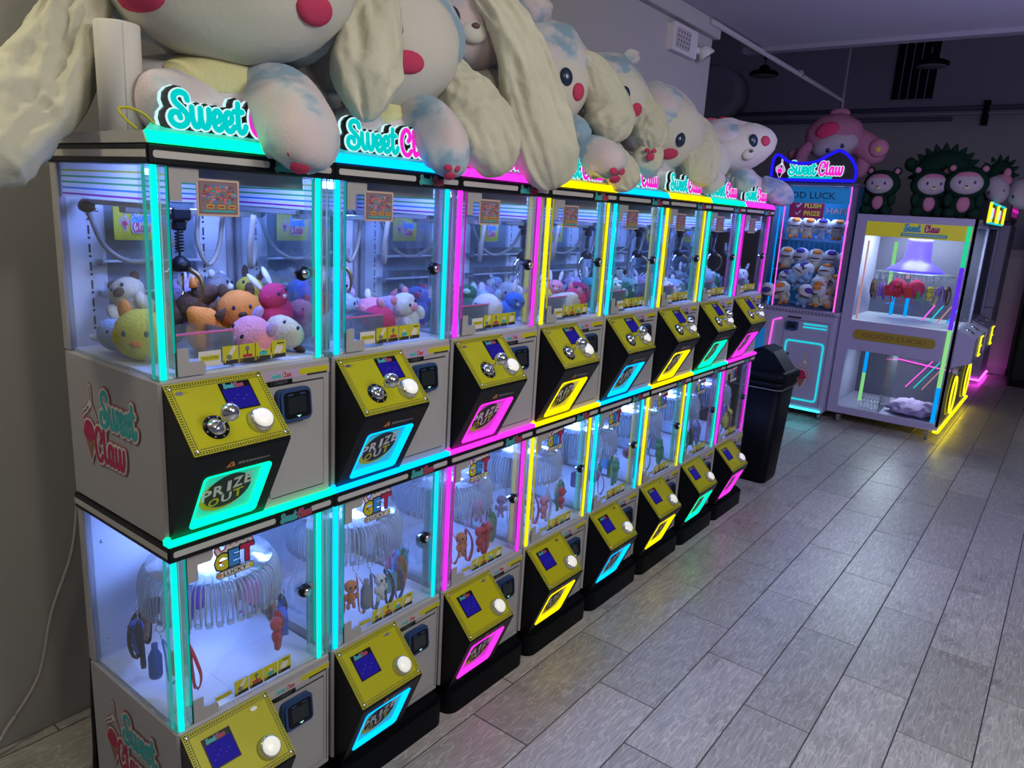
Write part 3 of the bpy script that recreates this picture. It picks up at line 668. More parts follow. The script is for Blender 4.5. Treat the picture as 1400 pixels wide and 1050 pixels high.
        b = MB(); wv = h1 + (.022 if not lo else .014); b.poly(f6, [(.098,wv-.006),(.122,wv-.006),(.114,wv+.010),(.108,wv+.010)], 'orange', .0005); b.poly(f6, [(.108,wv-.003),(.112,wv-.003),(.1115,wv+.006),(.1085,wv+.006)], 'rim', .0008)
        for q in range(9): b.rect(f6, .128+q*.0095, .1355+q*.0095, wv-.004, wv+.005-.0006*q, 'greyp', .0005)
        b.build('warning_print', con)
        # --- coin-side service door with reader and label
        z0, z1 = (1.025, 1.320) if not lo else (.135, .415)
        b = MB(); b.rect(FF, .285, .452, z0-.004, z1+.004, 'rim', .0002, .0012); b.rect(FF, .2795, .4485, z0, z1, 'grey', .001, .004)
        b.rect(FF, .461, .4635, z0-.012, z1+.016, 'rim', .0002, .0006) if lo else None
        b.build('service_door', t)
        b = MB(); lz = 1.350 if not lo else .448
        b.rect(FF, .262, .475-.004, lz-.014, lz+.010, 'lilac' if not lo else 'stripe', .0004, .0016); b.poly(FF, rrect(.372, .468, lz-.010, lz+.007, .006), 'yellowh', .002); b.rect(FF, .398, .462, lz-.014, lz-.009, 'rim', .0022)
        lettering(b, FF, .288, lz-.009, .0145, .085, 'teal', 'crimson', 'paper', .15, n=.002, dn=.0003, gap=2.4, seg=1)
        b.rect(FF, .262, .350, lz-.027, lz-.0145, 'black', .0042, .0048); b.text(FF, '1 CREDIT', .312, lz-.0208, .048, .007, 'greyp', .0052); b.build('label_strip', t)
        b = MB(); rz = 1.268 if not lo else .362; rf = Fr((.004, .345, rz), (0,1,0), (-.10,0,1))
        b.poly(rf, rrect(-.050, .050, -.042, .044, .016), 'blue', 0, .020, True); b.poly(rf, rrect(-.046, .046, -.038, .040, .014), 'blue', .020, .026, True); rd = b.build('card_reader', t)
        b = MB(); b.poly(rf, rrect(-.038, .040, -.032, .036, .010), 'black', .026, .028); b.rect(rf, -.027, .028, -.020, .022, 'screen', .0283); b.poly(rf, [(-.004,-.026),(.010,-.026),(.003,-.031)], 'greenled', .0285)
        b.rect(rf, -.026, -.010, .027, .031, 'blue', .0285); b.rect(rf, .010, .026, .027, .031, 'blue', .0285); b.build('reader_screen', rd)
        if not lo: pass
    # --- claw gear in the upper case
    for y in (.06, .42): b = MB(); b.cbox(-.43, -.06, y-.006, y+.006, 1.742, 1.756, 'steel', .002); b.build('gantry_rail', t)
    b = MB(); b.cbox(-.25, -.222, .06, .42, 1.728, 1.744, 'steel', .002); b.build('gantry_beam', t)
    b = MB(); b.cbox(-.255, -.215, .172, .222, 1.715, 1.746, 'black', .005); b.cbox(-.248, -.224, .182, .212, 1.690, 1.715, 'blackm', .004); b.build('claw_carriage', t)
    b = MB(); b.tube([(-.237,.195,1.690),(-.237,.197,1.620)], .003, 'rim', 6)
    b.tube([(-.237+.010*cos(a*.9), .197+.010*sin(a*.9), 1.688-.0011*a) for a in range(48)], .0022, 'black', 5); b.build('coil_cord', t)
    b = MB(); b.lathe((-.237,.197,1.590), [(.022,0),(.026,.008),(.024,.024),(.012,.034),(.008,.038)], 'black', 16); cw = b.build('claw', t)
    for q in range(3):
        a = 2*pi*q/3 + .5; d = Vector((cos(a), sin(a), 0)); c0 = Vector((-.237,.197,1.596))
        b = MB(); b.tube([c0+d*.024, c0+d*.050+Vector((0,0,-.016)), c0+d*.058+Vector((0,0,-.045)), c0+d*.052+Vector((0,0,-.075)), c0+d*.030+Vector((0,0,-.100))], [.007,.0065,.005,.004,.003], 'chrome' if q else 'bronze', 8, 14); b.build('claw_arm', cw)
    for L_, r_ in (([(-.40,.055,1.728),(-.36,.075,1.64),(-.33,.13,1.605),(-.30,.20,1.64),(-.28,.255,1.735)], .0065), ([(-.28,.275,1.735),(-.28,.27,1.66),(-.285,.30,1.60),(-.29,.335,1.64),(-.28,.345,1.735)], .0065), ([(-.20,.385,1.735),(-.205,.375,1.66),(-.22,.385,1.60),(-.24,.41,1.62),(-.25,.42,1.66)], .008)):
        b = MB(); b.tube(L_, r_, 'hose', 8, 24); b.build('cable_loop', t)
    for c_, ax in (((-.40,.055,1.724), (.3,-.2,1)), ((-.28,.30,1.730), (0,0,1))): b = MB(); b.lathe(c_, [(.010,0),(.018,.006),(.020,.016),(.014,.026)], 'black', 10, ax); b.build('cable_plug', t)
    # prize chute of clear acrylic and the logo card at the back
    b = MB(); b.box(-.020, -.016, .055, .20, 1.383, 1.47, 'acrylic'); b.box(-.16, -.02, .20, .204, 1.383, 1.47, 'acrylic'); b.box(-.16, -.156, .055, .20, 1.383, 1.47, 'acrylic')
    b.box(-.022, -.016, .055, .204, 1.470, 1.474, 'pinkp'); b.build('prize_chute', t)
    b = MB(); f7 = Fr((-.40, .115, 1.655), (0,1,0), (0,0,1)); b.rect(f7, 0, .115, 0, .085, 'yellowh', 0, .002); icecream(b, f7, .028, .022, .05, .0024)
    lettering(b, f7, .044, .045, .026, .085, 'bluep', 'crimson', 'paper', .16, n=.005, dn=.0004, clawdu=.05, clawdv=-.95, seg=2); b.build('logo_card', t)
    # --- carousel of clear clips in the lower case
    cx, cy = -.225, .24
    b = MB(); b.lathe((cx,cy,.800), [(.018,.13),(.018,.02),(.06,.012),(.165,.0),(.165,-.004),(0.0001,-.006)], 'disc', 32); b.lathe((cx,cy,.84), [(.012,0),(.012,.085)], 'steel', 10); car = b.build('clip_carousel', t)
    cb = MB(); cb.box(-.008, .008, .0, .004, 0, 0, 'clip') if 0 else None
    for s_ in (-1, 1): cb.tube([(.088, s_*.006, .004), (.135, s_*.0065, .000), (.172, s_*.007, -.014), (.184, s_*.007, -.045), (.185, s_*.0075, -.105)], .0032, 'clip', 5, 9)
    cb.box(.181, .187, -.008, .008, -.112, -.098, 'clip'); cb.box(.095, .16, -.005, .005, .0, .002, 'clip')
    c0 = None
    for q in range(44):
        if c0 is None: c0 = cb.build('clip', car); p = c0
        else: p = c0.copy(); COL.objects.link(p); p.parent = car
        p.location = (cx, cy, .796); p.rotation_euler = (0, 0, 2*pi*q/44)
    return t
mach = make_machine()
COLS = ['aqua', 'cyan', 'magenta', 'yellow', 'cyan', 'yellow', 'aqua', 'magenta']
ORD = ['nearest', 'second', 'third', 'fourth', 'fifth', 'sixth', 'seventh', 'eighth and farthest']
mlabels = ['nearest double-stacked claw machine, aqua neon, open side panel with ice cream logos',
 'second double-stacked claw machine from the near end, sky-blue cyan neon',
 'third double-stacked claw machine, magenta neon, beside the second cyan one',
 'fourth double-stacked claw machine, yellow neon, right after the magenta one',
 'fifth double-stacked claw machine, cyan neon between two yellow ones',
 'sixth double-stacked claw machine, yellow neon between cyan and aqua ones',
 'seventh double-stacked claw machine, aqua neon, last but one of the row',
 'last double-stacked claw machine of the row, magenta neon, beside the black bin']
MACH = [mach]
for k in range(1, 8):
    A, B = COLS[0], COLS[k]
    m = tree(mach, None, (LED[A], LEDB[A], SOFT[A], WALLLIT[A]), (LED[B], LEDB[B], SOFT[B], WALLLIT[B])) if B != A else tree(mach)
    m.location = (0, W_*k, 0); m['label'] = mlabels[k]; MACH.append(m)
# the printed side decals of the near machine
sf = Fr((0, .0042, 0), (1,0,0), (0,0,1))
for z in (1.10, .20):
    b = MB(); icecream(b, sf, -.345, z+.005, .20, .0005)
    lettering(b, sf, -.288, z+.115, .086, .072, 'teal', 'crimson', 'paper', .145, 'outline', .185, n=.0012, dn=.0012, clawdu=-.42, clawdv=-1.12, seg=3); b.build('side_decal', mach)
b = MB(); b.text(Fr((.0129,0,0),(0,1,0),(0,0,1)), '8', 0,0,0,0,'black') if 0 else None

# ------------------------------------------------------------------ giant plush toys lying on the row
def rotdir(d, roll=0):
    x = Vector(d).normalized(); y = Vector((0,0,1)).cross(x).normalized(); z = x.cross(y)
    R = Matrix((x, y, z)).transposed()
    return R @ Matrix.Rotation(roll, 3, 'X')
def foot_pads(b, c, d, r, seed=0):
    R = rotdir(d); c = Vector(c)
    for u, v, k in ((-.26, .22, .22), (.26, .22, .22), (0, -.26, .34)):
        b.patch(c, (r, r, r), R, u, v, k, k*.85, 'cheek', .003, 12)
def giant(name, label, base, parts):
    t = thing(name, label, 'plush toy', base, 'giant pastel plush toys on the claw machines')
    for p in parts:
        b = MB(); f = p[1]; f(b)
        b.v = [(x, y, max(z, 1.9035)) if (x < .012 and y > .0) else (x, y, z) for x, y, z in b.v]      # flattened where it rests on the lids
        b.build(p[0], t, base)
    return t
def head(c, r, m='fur', lump=.10, seed=1): return lambda b: b.ell(c, r, m, None, 40, 26, lump, 2.2, seed)
def facep(c, r, d, roll=0, m='creamf', seed=2): return lambda b: b.ell(c, r, m, rotdir(d, roll), 40, 24, .035, 3, seed)
def spot(c, r, d, u, v, ru, rv, m, roll=0): return lambda b: b.patch(c, r, rotdir(d, roll), u, v, ru, rv, m, .009)
def espot(c, r, d, u, v, ru, rv, m, seed, lump=.10):
    R = rotdir(d)
    def f(b, n=22):
        vs = []
        for kr, lf in ((1, 0), (.94, .005), (.6, .007), (.3, .008), (.001, .008)):
            for j in range(n):
                a_, b_ = u + ru*kr*cos(2*pi*j/n), v + rv*kr*sin(2*pi*j/n); q = min(.96, a_*a_+b_*b_)
                D = (R @ Vector((sqrt(1-q), a_, b_))).normalized(); k = 1 + lump*noise.noise(D*2.2 + Vector((seed, seed*1.7, 3)))
                vs.append(Vector(c) + Vector((D.x*r[0], D.y*r[1], D.z*r[2]))*k + D*lf)
        fs = [(i*n+j, i*n+(j+1)%n, (i+1)*n+(j+1)%n, (i+1)*n+j) for i in range(4) for j in range(n)] + [tuple(4*n+j for j in range(n))]
        b.add(vs, fs, m, True)
    return f
def epoint(c, r, d, u, v):
    D = rotdir(d) @ Vector((sqrt(1-u*u-v*v), u, v)); return Vector(c) + Vector((D.x*r[0], D.y*r[1], D.z*r[2]))
def ebutton(c, r, d, u, v, k): return lambda b: b.ell(epoint(c, r, d, u, v), (k*.45, k*.8, k), 'eye', rotdir(d), 14, 9)
def emuzzle(c, r, d, u, v, k):
    q = epoint(c, r, d, u, v); R = rotdir(d)
    return lambda b: (b.ell(q, (k*.5, k, k*.72), 'creamf', R, 18, 12), b.ell(q + R @ Vector((k*.48, 0, k*.3)), (k*.14, k*.3, k*.2), 'nose', R, 12, 8))
def button(c, r, d, u, v, k, roll=0):
    R = rotdir(d, roll); q = Vector(c) + R @ Vector((r[0]*sqrt(max(.05, 1-u*u-v*v)), r[1]*u, r[2]*v))
    return lambda b: b.ell(q, (k*.45, k*.8, k), 'eye', R, 14, 9)
def muzzle(c, r, d, u, v, k, roll=0):
    R = rotdir(d, roll); q = Vector(c) + R @ Vector((r[0]*sqrt(max(.05, 1-u*u-v*v)), r[1]*u, r[2]*v))
    def f(b):
        b.ell(q, (k*.5, k, k*.72), 'creamf', R, 18, 12); b.ell(q + R @ Vector((k*.48, 0, k*.3)), (k*.14, k*.3, k*.2), 'nose', R, 12, 8)
    return f
def ear(path, W, T, m='cream', fold=.010, seed=0, nrm=(1,-.5,.1), ff=5, endr=.22): return lambda b: b.loft(path, W, T, m, nrm, 60, 72, fold*1.6, ff, 0, seed, endr)
def limb(path, W, T=None, m='fur', seed=0, nrm=(.7,-.5,.5)): return lambda b: b.loft(path, W, T or W, m, nrm, 28, 26, 0, 5, .022, seed, .5)
def pads(c, d, r): return lambda b: foot_pads(b, c, d, r)
FD = (.86, -.5, .05)
hc = (-.12, .275, 2.315); hr = (.185, .30, .235)
giant('giant_plush', 'nearest giant pastel plush, big cream face with two pink cheeks above the first sign', (-.2, .35, 1.903), [
 ('head', head((-.26,.355,2.335), (.25,.365,.245), seed=3)), ('face', facep(hc, hr, (.92,-.40,-.05))),
 ('cheek', spot(hc, hr, (.92,-.40,-.05), -.62, -.56, .15, .13, 'cheek')), ('cheek', spot(hc, hr, (.92,-.40,-.05), .56, -.44, .16, .14, 'cheek')),
 ('eye', button(hc, hr, (.92,-.40,-.05), -.40, .10, .03)), ('eye', button(hc, hr, (.92,-.40,-.05), .36, .10, .03)), ('muzzle', muzzle(hc, hr, (.92,-.40,-.05), -.03, -.26, .06)),
 ('body', head((-.27,.37,2.0), (.20,.30,.135), 'fur', .12, 5)), ('belly_patch', espot((-.27,.37,2.0), (.20,.30,.135), (.80,-.36,.62), -.04, -.0, .46, .50, 'palefur', 5, .12)),
 ('leg', limb([(-.16,.36,2.01),(-.06,.37,2.0),(.03,.35,1.95),(.075,.325,1.885),(.08,.315,1.845)], [.16,.19,.19,.185,.16], seed=2)),
 ('leg', limb([(-.17,.26,2.0),(-.14,.17,1.985),(-.12,.09,1.965),(-.115,.05,1.955)], [.12,.13,.13,.11], seed=4)),
 ('foot_pad', pads((.072,.318,1.905), (.75,-.35,-.56), .071)),
 ('ear', ear([(-.26,.05,2.28),(-.29,.0,2.12),(-.30,-.06,2.0),(-.30,-.13,1.935),(-.29,-.22,1.86),(-.28,-.28,1.78)], [.08,.13,.17,.21,.24,.20], [.06,.09,.11,.12,.13,.10], 'cream', .012, 1, (.75,-.5,.5))),
])
hc = (-.155, .815, 2.235); hr = (.145, .205, .185)
giant('giant_plush', 'second giant pastel plush, one pink cheek showing and a cream ear over its face', (-.2, .82, 1.903), [
 ('head', head((-.24,.87,2.26), (.22,.265,.225), seed=7)), ('face', facep(hc, hr, FD)), ('cheek', spot(hc, hr, FD, .10, -.40, .24, .16, 'cheek')),
 ('eye', button(hc, hr, FD, -.10, .02, .03)), ('muzzle', muzzle(hc, hr, FD, -.38, -.32, .05)),
 ('body', head((-.27,.86,2.0), (.19,.24,.125), 'fur', .12, 8)), ('belly_patch', espot((-.27,.86,2.0), (.19,.24,.125), (.8,-.4,.55), -.1, .0, .42, .48, 'palefur', 8, .12)),
 ('leg', limb([(-.14,.86,2.03),(-.05,.87,2.03),(.02,.86,1.98),(.06,.845,1.905),(.062,.84,1.865)], [.12,.14,.145,.14,.12], seed=6)), ('foot_pad', pads((.055,.842,1.912), (.75,-.3,-.58), .056)),
 ('arm', limb([(-.12,.72,2.03),(-.115,.64,1.985),(-.115,.60,1.96)], [.10,.11,.09], seed=9)),
 ('ear', ear([(-.16,.72,2.36),(-.05,.64,2.29),(-.0,.605,2.20),(.01,.585,2.10),(.015,.575,1.985)], [.10,.15,.17,.175,.13], [.07,.10,.12,.13,.09], 'cream', .010, 3, endr=.35)),
 ('ear', ear([(-.22,1.04,2.24),(-.12,1.04,2.16),(-.04,1.05,2.08),(.02,1.07,1.99),(.055,1.095,1.885)], [.09,.15,.19,.20,.16], [.07,.11,.13,.13,.10], 'cream', .012, 5)),
])
hc = (-.145, 1.27, 2.11); hr = (.135, .175, .14)
giant('giant_plush', 'grey-cream faced giant plush pressed under the tie-dye one by the third sign', (-.2, 1.3, 1.903), [
 ('head', head((-.24,1.32,2.10), (.20,.25,.195), seed=11)), ('face', facep(hc, hr, FD)), ('eye', button(hc, hr, FD, .18, -.08, .032)), ('cheek', spot(hc, hr, FD, .52, -.36, .18, .17, 'cheek')),
])
hc = (-.24, 1.20, 2.375)
giant('giant_plush', 'tie-dye giant plush lying on top with a long cream ear hanging over the front', (-.24, 1.2, 2.27), [
 ('head', head(hc, (.23,.27,.175), 'fur2', .10, 13)), ('eye', ebutton(hc, (.23,.27,.175), FD, -.30, -.25, .034)), ('muzzle', emuzzle(hc, (.23,.27,.175), FD, -.02, -.42, .045)),
 ('brow_roll', limb([(-.12,.92,2.41),(-.07,.98,2.455),(-.02,1.07,2.445),(.0,1.13,2.42)], [.08,.10,.10,.07], seed=15)),
 ('ear', ear([(-.06,1.05,2.44),(.0,1.11,2.385),(.03,1.17,2.29),(.045,1.24,2.16),(.06,1.31,2.02),(.075,1.38,1.865)], [.06,.11,.15,.185,.215,.21], [.05,.07,.085,.10,.12,.12], 'cream', .011, 7, (.85,-.5,.1), 6, .18)),
])
hc = (-.155, 1.60, 2.245); hr = (.135, .17, .155)
giant('giant_plush', 'giant pastel plush with a hanging paw and round cream cheek above the fourth sign', (-.2, 1.66, 1.903), [
 ('head', head((-.23,1.66,2.29), (.20,.235,.205), seed=17)), ('face', facep(hc, hr, FD, .2)), ('eye', button(hc, hr, FD, .12, .02, .032, .2)), ('cheek', spot(hc, hr, FD, .42, -.32, .17, .20, 'cheek', .2)),
 ('ear_tuft', head((-.22,1.56,2.50), (.08,.10,.07), 'fur2', .15, 3)),
 ('body', head((-.26,1.70,2.0), (.17,.20,.115), 'fur', .12, 19)),
 ('leg', limb([(-.10,1.74,2.03),(-.02,1.755,2.02),(.045,1.76,1.98),(.07,1.765,1.925)], [.13,.155,.17,.14], seed=12)), ('foot_pad', pads((.055,1.762,1.968), (.75,-.4,-.5), .068)),
 ('arm', limb([(-.10,1.70,2.12),(-.05,1.69,2.085),(-.02,1.68,2.06)], [.09,.10,.08], seed=13)),
 ('ear', ear([(-.10,1.68,2.36),(-.03,1.73,2.29),(.0,1.79,2.20),(.015,1.80,2.12),(.01,1.79,2.05)], [.08,.13,.18,.19,.14], [.06,.09,.13,.14,.10], 'cream', .010, 9, endr=.4)),
 ('ear', ear([(-.08,1.82,2.09),(-.02,1.86,2.02),(.035,1.90,1.95),(.06,1.93,1.89)], [.08,.12,.13,.10], [.06,.09,.10,.08], 'cream', .008, 10)),
])
hc = (-.165, 2.10, 2.26); hr = (.125, .17, .15)
giant('giant_plush', 'giant pastel plush with a perked ear above the fifth sign, half behind a cream ear', (-.2, 2.12, 1.903), [
 ('head', head((-.24,2.16,2.28), (.19,.235,.185), seed=21)), ('face', facep(hc, hr, FD)), ('eye', button(hc, hr, FD, -.05, .05, .032)), ('cheek', spot(hc, hr, FD, .35, -.30, .17, .18, 'cheek')),
 ('ear_tip', limb([(-.18,2.16,2.42),(-.17,2.24,2.455),(-.17,2.31,2.48)], [.06,.07,.04], seed=18)),
 ('body', head((-.26,2.17,2.0), (.17,.21,.11), 'fur', .12, 23)),
 ('ear', ear([(-.12,2.18,2.32),(-.05,2.19,2.22),(-.01,2.20,2.13),(.0,2.19,2.05)], [.08,.13,.16,.12], [.06,.09,.11,.08], 'cream', .010, 12, endr=.4)),
])
hc = (-.165, 2.60, 2.19); hr = (.145, .225, .17)
giant('giant_plush', 'giant pastel plush with a pink-padded paw raised beside the fifth sign', (-.2, 2.6, 1.903), [
 ('head', head((-.24,2.66,2.22), (.20,.30,.205), seed=25)), ('face', facep(hc, hr, FD)), ('eye', button(hc, hr, FD, .05, -.28, .034)), ('cheek', spot(hc, hr, FD, -.1, -.66, .20, .14, 'cheek')), ('muzzle', muzzle(hc, hr, FD, -.38, -.30, .04)),
 ('body', head((-.26,2.56,2.0), (.17,.24,.10), 'fur', .12, 27)),
 ('leg', limb([(-.12,2.36,2.0),(-.06,2.26,2.015),(.0,2.18,2.035),(.02,2.155,2.04)], [.12,.13,.13,.11], None, 'cream', 21)), ('foot_pad', pads((-.005,2.175,2.04), (.6,-.75,.2), .055)),
])
giant('giant_plush', 'giant pastel plush whose cream ear droops between the sixth and seventh signs', (-.2, 3.05, 1.903), [
 ('head', head((-.27,3.09,2.10), (.18,.27,.165), seed=29)), ('face', facep((-.19,3.05,2.10), (.12,.22,.14), FD)), ('eye', button((-.19,3.05,2.10), (.12,.22,.14), FD, -.42, .14, .034)), ('cheek', spot((-.19,3.05,2.10), (.12,.22,.14), FD, -.1, -.35, .16, .14, 'cheek')),
 ('ear', ear([(-.18,2.80,2.28),(-.09,2.80,2.21),(-.04,2.77,2.12),(-.02,2.72,2.04),(-.02,2.66,1.985)], [.10,.17,.21,.22,.16], [.07,.10,.12,.12,.09], 'cream', .012, 14, endr=.35)),
 ('paw', limb([(-.12,2.98,2.0),(-.04,2.93,1.99),(-.01,2.90,1.975)], [.14,.16,.13], seed=22)),
])
hc = (-.13, 3.47, 2.20); hr = (.14, .26, .13)
giant('giant_plush', 'farthest giant pastel plush slumped over the last sign with a pale yellow belly', (-.2, 3.6, 1.903), [
 ('head', head((-.22,3.58,2.22), (.20,.33,.15), seed=31)), ('face', facep(hc, hr, FD, .25)), ('eye', button(hc, hr, FD, .02, .20, .036, .25)), ('cheek', spot(hc, hr, FD, .36, .08, .13, .22, 'cheek', .25)), ('muzzle', muzzle(hc, hr, FD, -.12, -.30, .045, .25)),
 ('body', head((-.27,3.78,2.02), (.19,.30,.11), 'fur2', .12, 33)), ('belly_patch', espot((-.27,3.78,2.02), (.19,.30,.11), (.7,-.6,.4), -.05, .15, .40, .5, 'palefur', 33, .12)),
 ('leg', limb([(-.12,3.86,2.0),(-.04,3.90,1.99),(.02,3.90,1.94),(.03,3.90,1.90)], [.14,.16,.16,.13], None, 'fur2', 25)),
 ('arm', limb([(-.06,3.36,2.04),(-.02,3.33,2.01),(-.02,3.30,1.985)], [.12,.13,.10], seed=26)),
])
b = MB(); b.ell((-.52,3.30,2.30), (.10,.14,.16), 'cheekpink' if 0 else 'pinkp', None, 18, 12, .1, 2, 4); b.ell((-.52,3.27,2.44), (.05,.06,.05), 'pinkp', None, 12, 8)
tag(b.build('pink_plush', None, (-.52,3.3,2.15)), 'pink plush peeking up behind the farthest giant plushes by the wall end', 'plush toy')
b = MB(); b.ell((-.50,3.95,2.28), (.12,.22,.15), 'pinkp', None, 18, 12, .1, 2, 6); b.ell((-.46,4.02,2.42), (.03,.05,.03), 'crimson', None, 10, 8)
tag(b.build('pink_plush', None, (-.5,3.95,2.13)), 'pink plush with a red bow edge, behind the last giant plush', 'plush toy')

# paper roll, hook wire and cords at the near end
b = MB(); b.lathe((-.175,.045,1.903), [(.0450,0),(.0455,.22),(.044,.223),(.040,.22)], 'paper', 28); b.tube([(-.131+.0,.035,1.905),(-.131,.035,2.12)], .0012, 'stripe', 5)
tag(b.build('paper_roll', None, (-.175,.045,1.903)), 'upright off-white paper roll on the near end of the row', 'paper roll')
b = MB(); b.tube([(-.045,.012,1.906),(-.058,-.004,1.922),(-.070,-.012,1.942),(-.058,.006,1.946),(-.05,.032,1.936),(-.048,.052,1.918)], .0028, 'yellowh', 6, 26)
tag(b.build('wire_hook', None, (-.045,.012,1.903)), 'bent yellow wire loop beside the first sign', 'wire')
b = MB(); b.tube([(-.90,.30,1.22),(-.905,.255,1.02),(-.90,.19,.86),(-.905,.15,.62),(-.90,.07,.42),(-.905,.02,.22),(-.90,-.06,.11)], .006, 'stripe', 7, 60); b.tube([(-.90,-.06,.11),(-.88,-.2,.012),(-.86,-.6,.008)], .006, 'stripe', 7, 20)
tag(b.build('white_cord', None, (-.9,0,0)), 'white cord running down the left wall behind the machines', 'cord')
b = MB(); b.tube([(-.50,.028,.50),(-.505,.020,.30),(-.51,.015,.12),(-.53,.0,.012),(-.58,-.1,.008)], .010, 'black', 7, 30)
tag(b.build('power_cable', None, (-.5,.02,0)), 'thick black power cable at the back corner of the nearest machine', 'cord')

# ------------------------------------------------------------------ plush prizes heaped in the upper cases
def softmat(n, c): return mat('plush_' + n, c, .95, spec=.1, bump=.4, bscale=140)
PC = {'yellow': (.62,.53,.07), 'orange': (.72,.25,.06), 'pink': (.68,.28,.36), 'brown': (.10,.06,.045), 'pale blue': (.30,.42,.60), 'white': (.66,.66,.68), 'lilac': (.45,.34,.58),
      'mint': (.36,.55,.45), 'blue': (.05,.16,.60), 'dark green': (.03,.13,.08), 'rose red': (.60,.05,.14), 'cream': (.62,.56,.42), 'grey': (.25,.26,.30), 'teal': (.05,.33,.36)}
PM = {k: softmat(k.replace(' ', '_'), v) for k, v in PC.items()}
M['base_plush'] = softmat('base', (.5,.5,.5)); M['base_accent'] = softmat('accent', (.4,.4,.4))
def proto(kind):
    """a small stuffed toy about 12 cm long, resting on z = 0; parts: body, ears/arms, eyes"""
    t = thing(kind, 'plush', 'plush toy')
    parts = []
    if kind == 'bear_plush':
        b = MB(); b.ell((0,0,.045), (.045,.05,.045), 'base_plush', None, 14, 9, .08, 3, 1); b.build('body', t)
        b = MB(); b.ell((.012,0,.095), (.040,.045,.038), 'base_plush', None, 14, 9, .06, 3, 2); b.build('head', t)
        for y in (-.033, .033):
            b = MB(); b.ell((.008,y,.128), (.009,.014,.014), 'base_accent', None, 8, 6); b.build('ear', t)
            b = MB(); b.ell((.035,y*1.2,.05), (.018,.015,.024), 'base_plush', None, 8, 6); b.build('arm', t)
        for y in (-.015, .015): b = MB(); b.ell((.049,y,.103), (.004,.005,.006), 'eye', None, 6, 5); b.build('eye', t)
        b = MB(); b.ell((.049,0,.088), (.010,.016,.012), 'base_accent', None, 8, 6); b.build('snout', t)
    elif kind == 'seal_plush':
        b = MB(); b.loft([(-.075,0,.03),(-.03,0,.042),(.03,0,.046),(.07,0,.04)], [.04,.09,.10,.07], [.03,.07,.085,.06], 'base_plush', (0,0,1), 14, 12, 0, 5, .01, 1, .35); b.build('body', t)
        for y in (-.05, .05): b = MB(); b.ell((.015,y,.02), (.022,.018,.007), 'base_accent', None, 8, 6); b.build('flipper', t)
        for y in (-.018, .018): b = MB(); b.ell((.062,y,.058), (.004,.005,.006), 'eye', None, 6, 5); b.build('eye', t)
        b = MB(); b.ell((-.082,0,.03), (.018,.030,.008), 'base_accent', None, 8, 6); b.build('tail', t)
    elif kind == 'round_plush':
        b = MB(); b.ell((0,0,.055), (.056,.060,.055), 'base_plush', None, 18, 12, .05, 3, 4); b.build('body', t)
        for y in (-.036, .036): b = MB(); b.ell((-.005,y,.108), (.012,.014,.022), 'base_accent', None, 8, 6); b.build('ear', t)
        for y in (-.022, .022): b = MB(); b.ell((.051,y,.065), (.004,.005,.007), 'eye', None, 6, 5); b.build('eye', t)
        b = MB(); b.ell((.050,0,.045), (.010,.014,.010), 'base_accent', None, 8, 6); b.build('snout', t)
    elif kind == 'fox_plush':
        b = MB(); b.ell((0,0,.045), (.05,.055,.045), 'base_plush', None, 14, 9, .06, 3, 5); b.build('body', t)
        b = MB(); b.lathe((.035,0,.075), [(.036,-.02),(.038,0),(.026,.022),(.012,.045),(.004,.05)], 'base_plush', 12, (1,0,.15)); b.build('head', t)
        for y in (-.024, .024): b = MB(); b.lathe((.02,y,.10), [(.014,0),(.009,.018),(.001,.034)], 'base_accent', 8, (0,0,1)); b.build('ear', t)
        for y in (-.018, .018): b = MB(); b.ell((.055,y,.088), (.004,.004,.005), 'eye', None, 6, 5); b.build('eye', t)
        b = MB(); b.loft([(-.03,.03,.03),(-.06,.05,.04),(-.08,.03,.06)], [.02,.035,.02], [.02,.03,.02], 'base_accent', (0,0,1), 8, 8); b.build('tail', t)
    elif kind == 'bunny_plush':
        b = MB(); b.ell((0,0,.042), (.044,.048,.042), 'base_plush', None, 14, 9, .07, 3, 6); b.build('body', t)
        b = MB(); b.ell((.015,0,.09), (.038,.042,.035), 'base_plush', None, 14, 9, .04, 3, 7); b.build('head', t)
        for y in (-.02, .02): b = MB(); b.loft([(.005,y,.115),(-.002,y*1.3,.145),(-.008,y*1.6,.17)], [.012,.020,.012], [.008,.012,.008], 'base_accent', (1,0,0), 8, 8); b.build('ear', t)
        for y in (-.015, .015): b = MB(); b.ell((.049,y,.096), (.004,.005,.006), 'eye', None, 6, 5); b.build('eye', t)
        b = MB(); b.ell((.050,0,.084), (.006,.008,.006), 'base_accent', None, 8, 6); b.build('snout', t)
    return t
KINDS = ['bear_plush', 'seal_plush', 'round_plush', 'fox_plush', 'bunny_plush']
PROTO = {k: proto(k) for k in KINDS}; used = set()
def put(kind, colr, acc, loc, rot, scale, label, group):
    if kind not in used: o = PROTO[kind]; used.add(kind); first = True
    else: o = None
    src = PROTO[kind]; new = (PM[colr], PM[acc])
    if o is None: o = tree(src); 
    for q in [o] + list(o.children): swap2(q, new)
    o.location = loc; o.rotation_euler = rot; o.scale = (scale,)*3; o['label'] = label; o['group'] = group
    return o
def swap2(q, new):
    for sl in q.material_slots:
        n = sl.material.name if sl.material else ''
        base = q.data.materials[sl.slot_index].name
        if base == M['base_plush'].name: sl.link = 'OBJECT'; sl.material = new[0]
        elif base == M['base_accent'].name: sl.link = 'OBJECT'; sl.material = new[1]
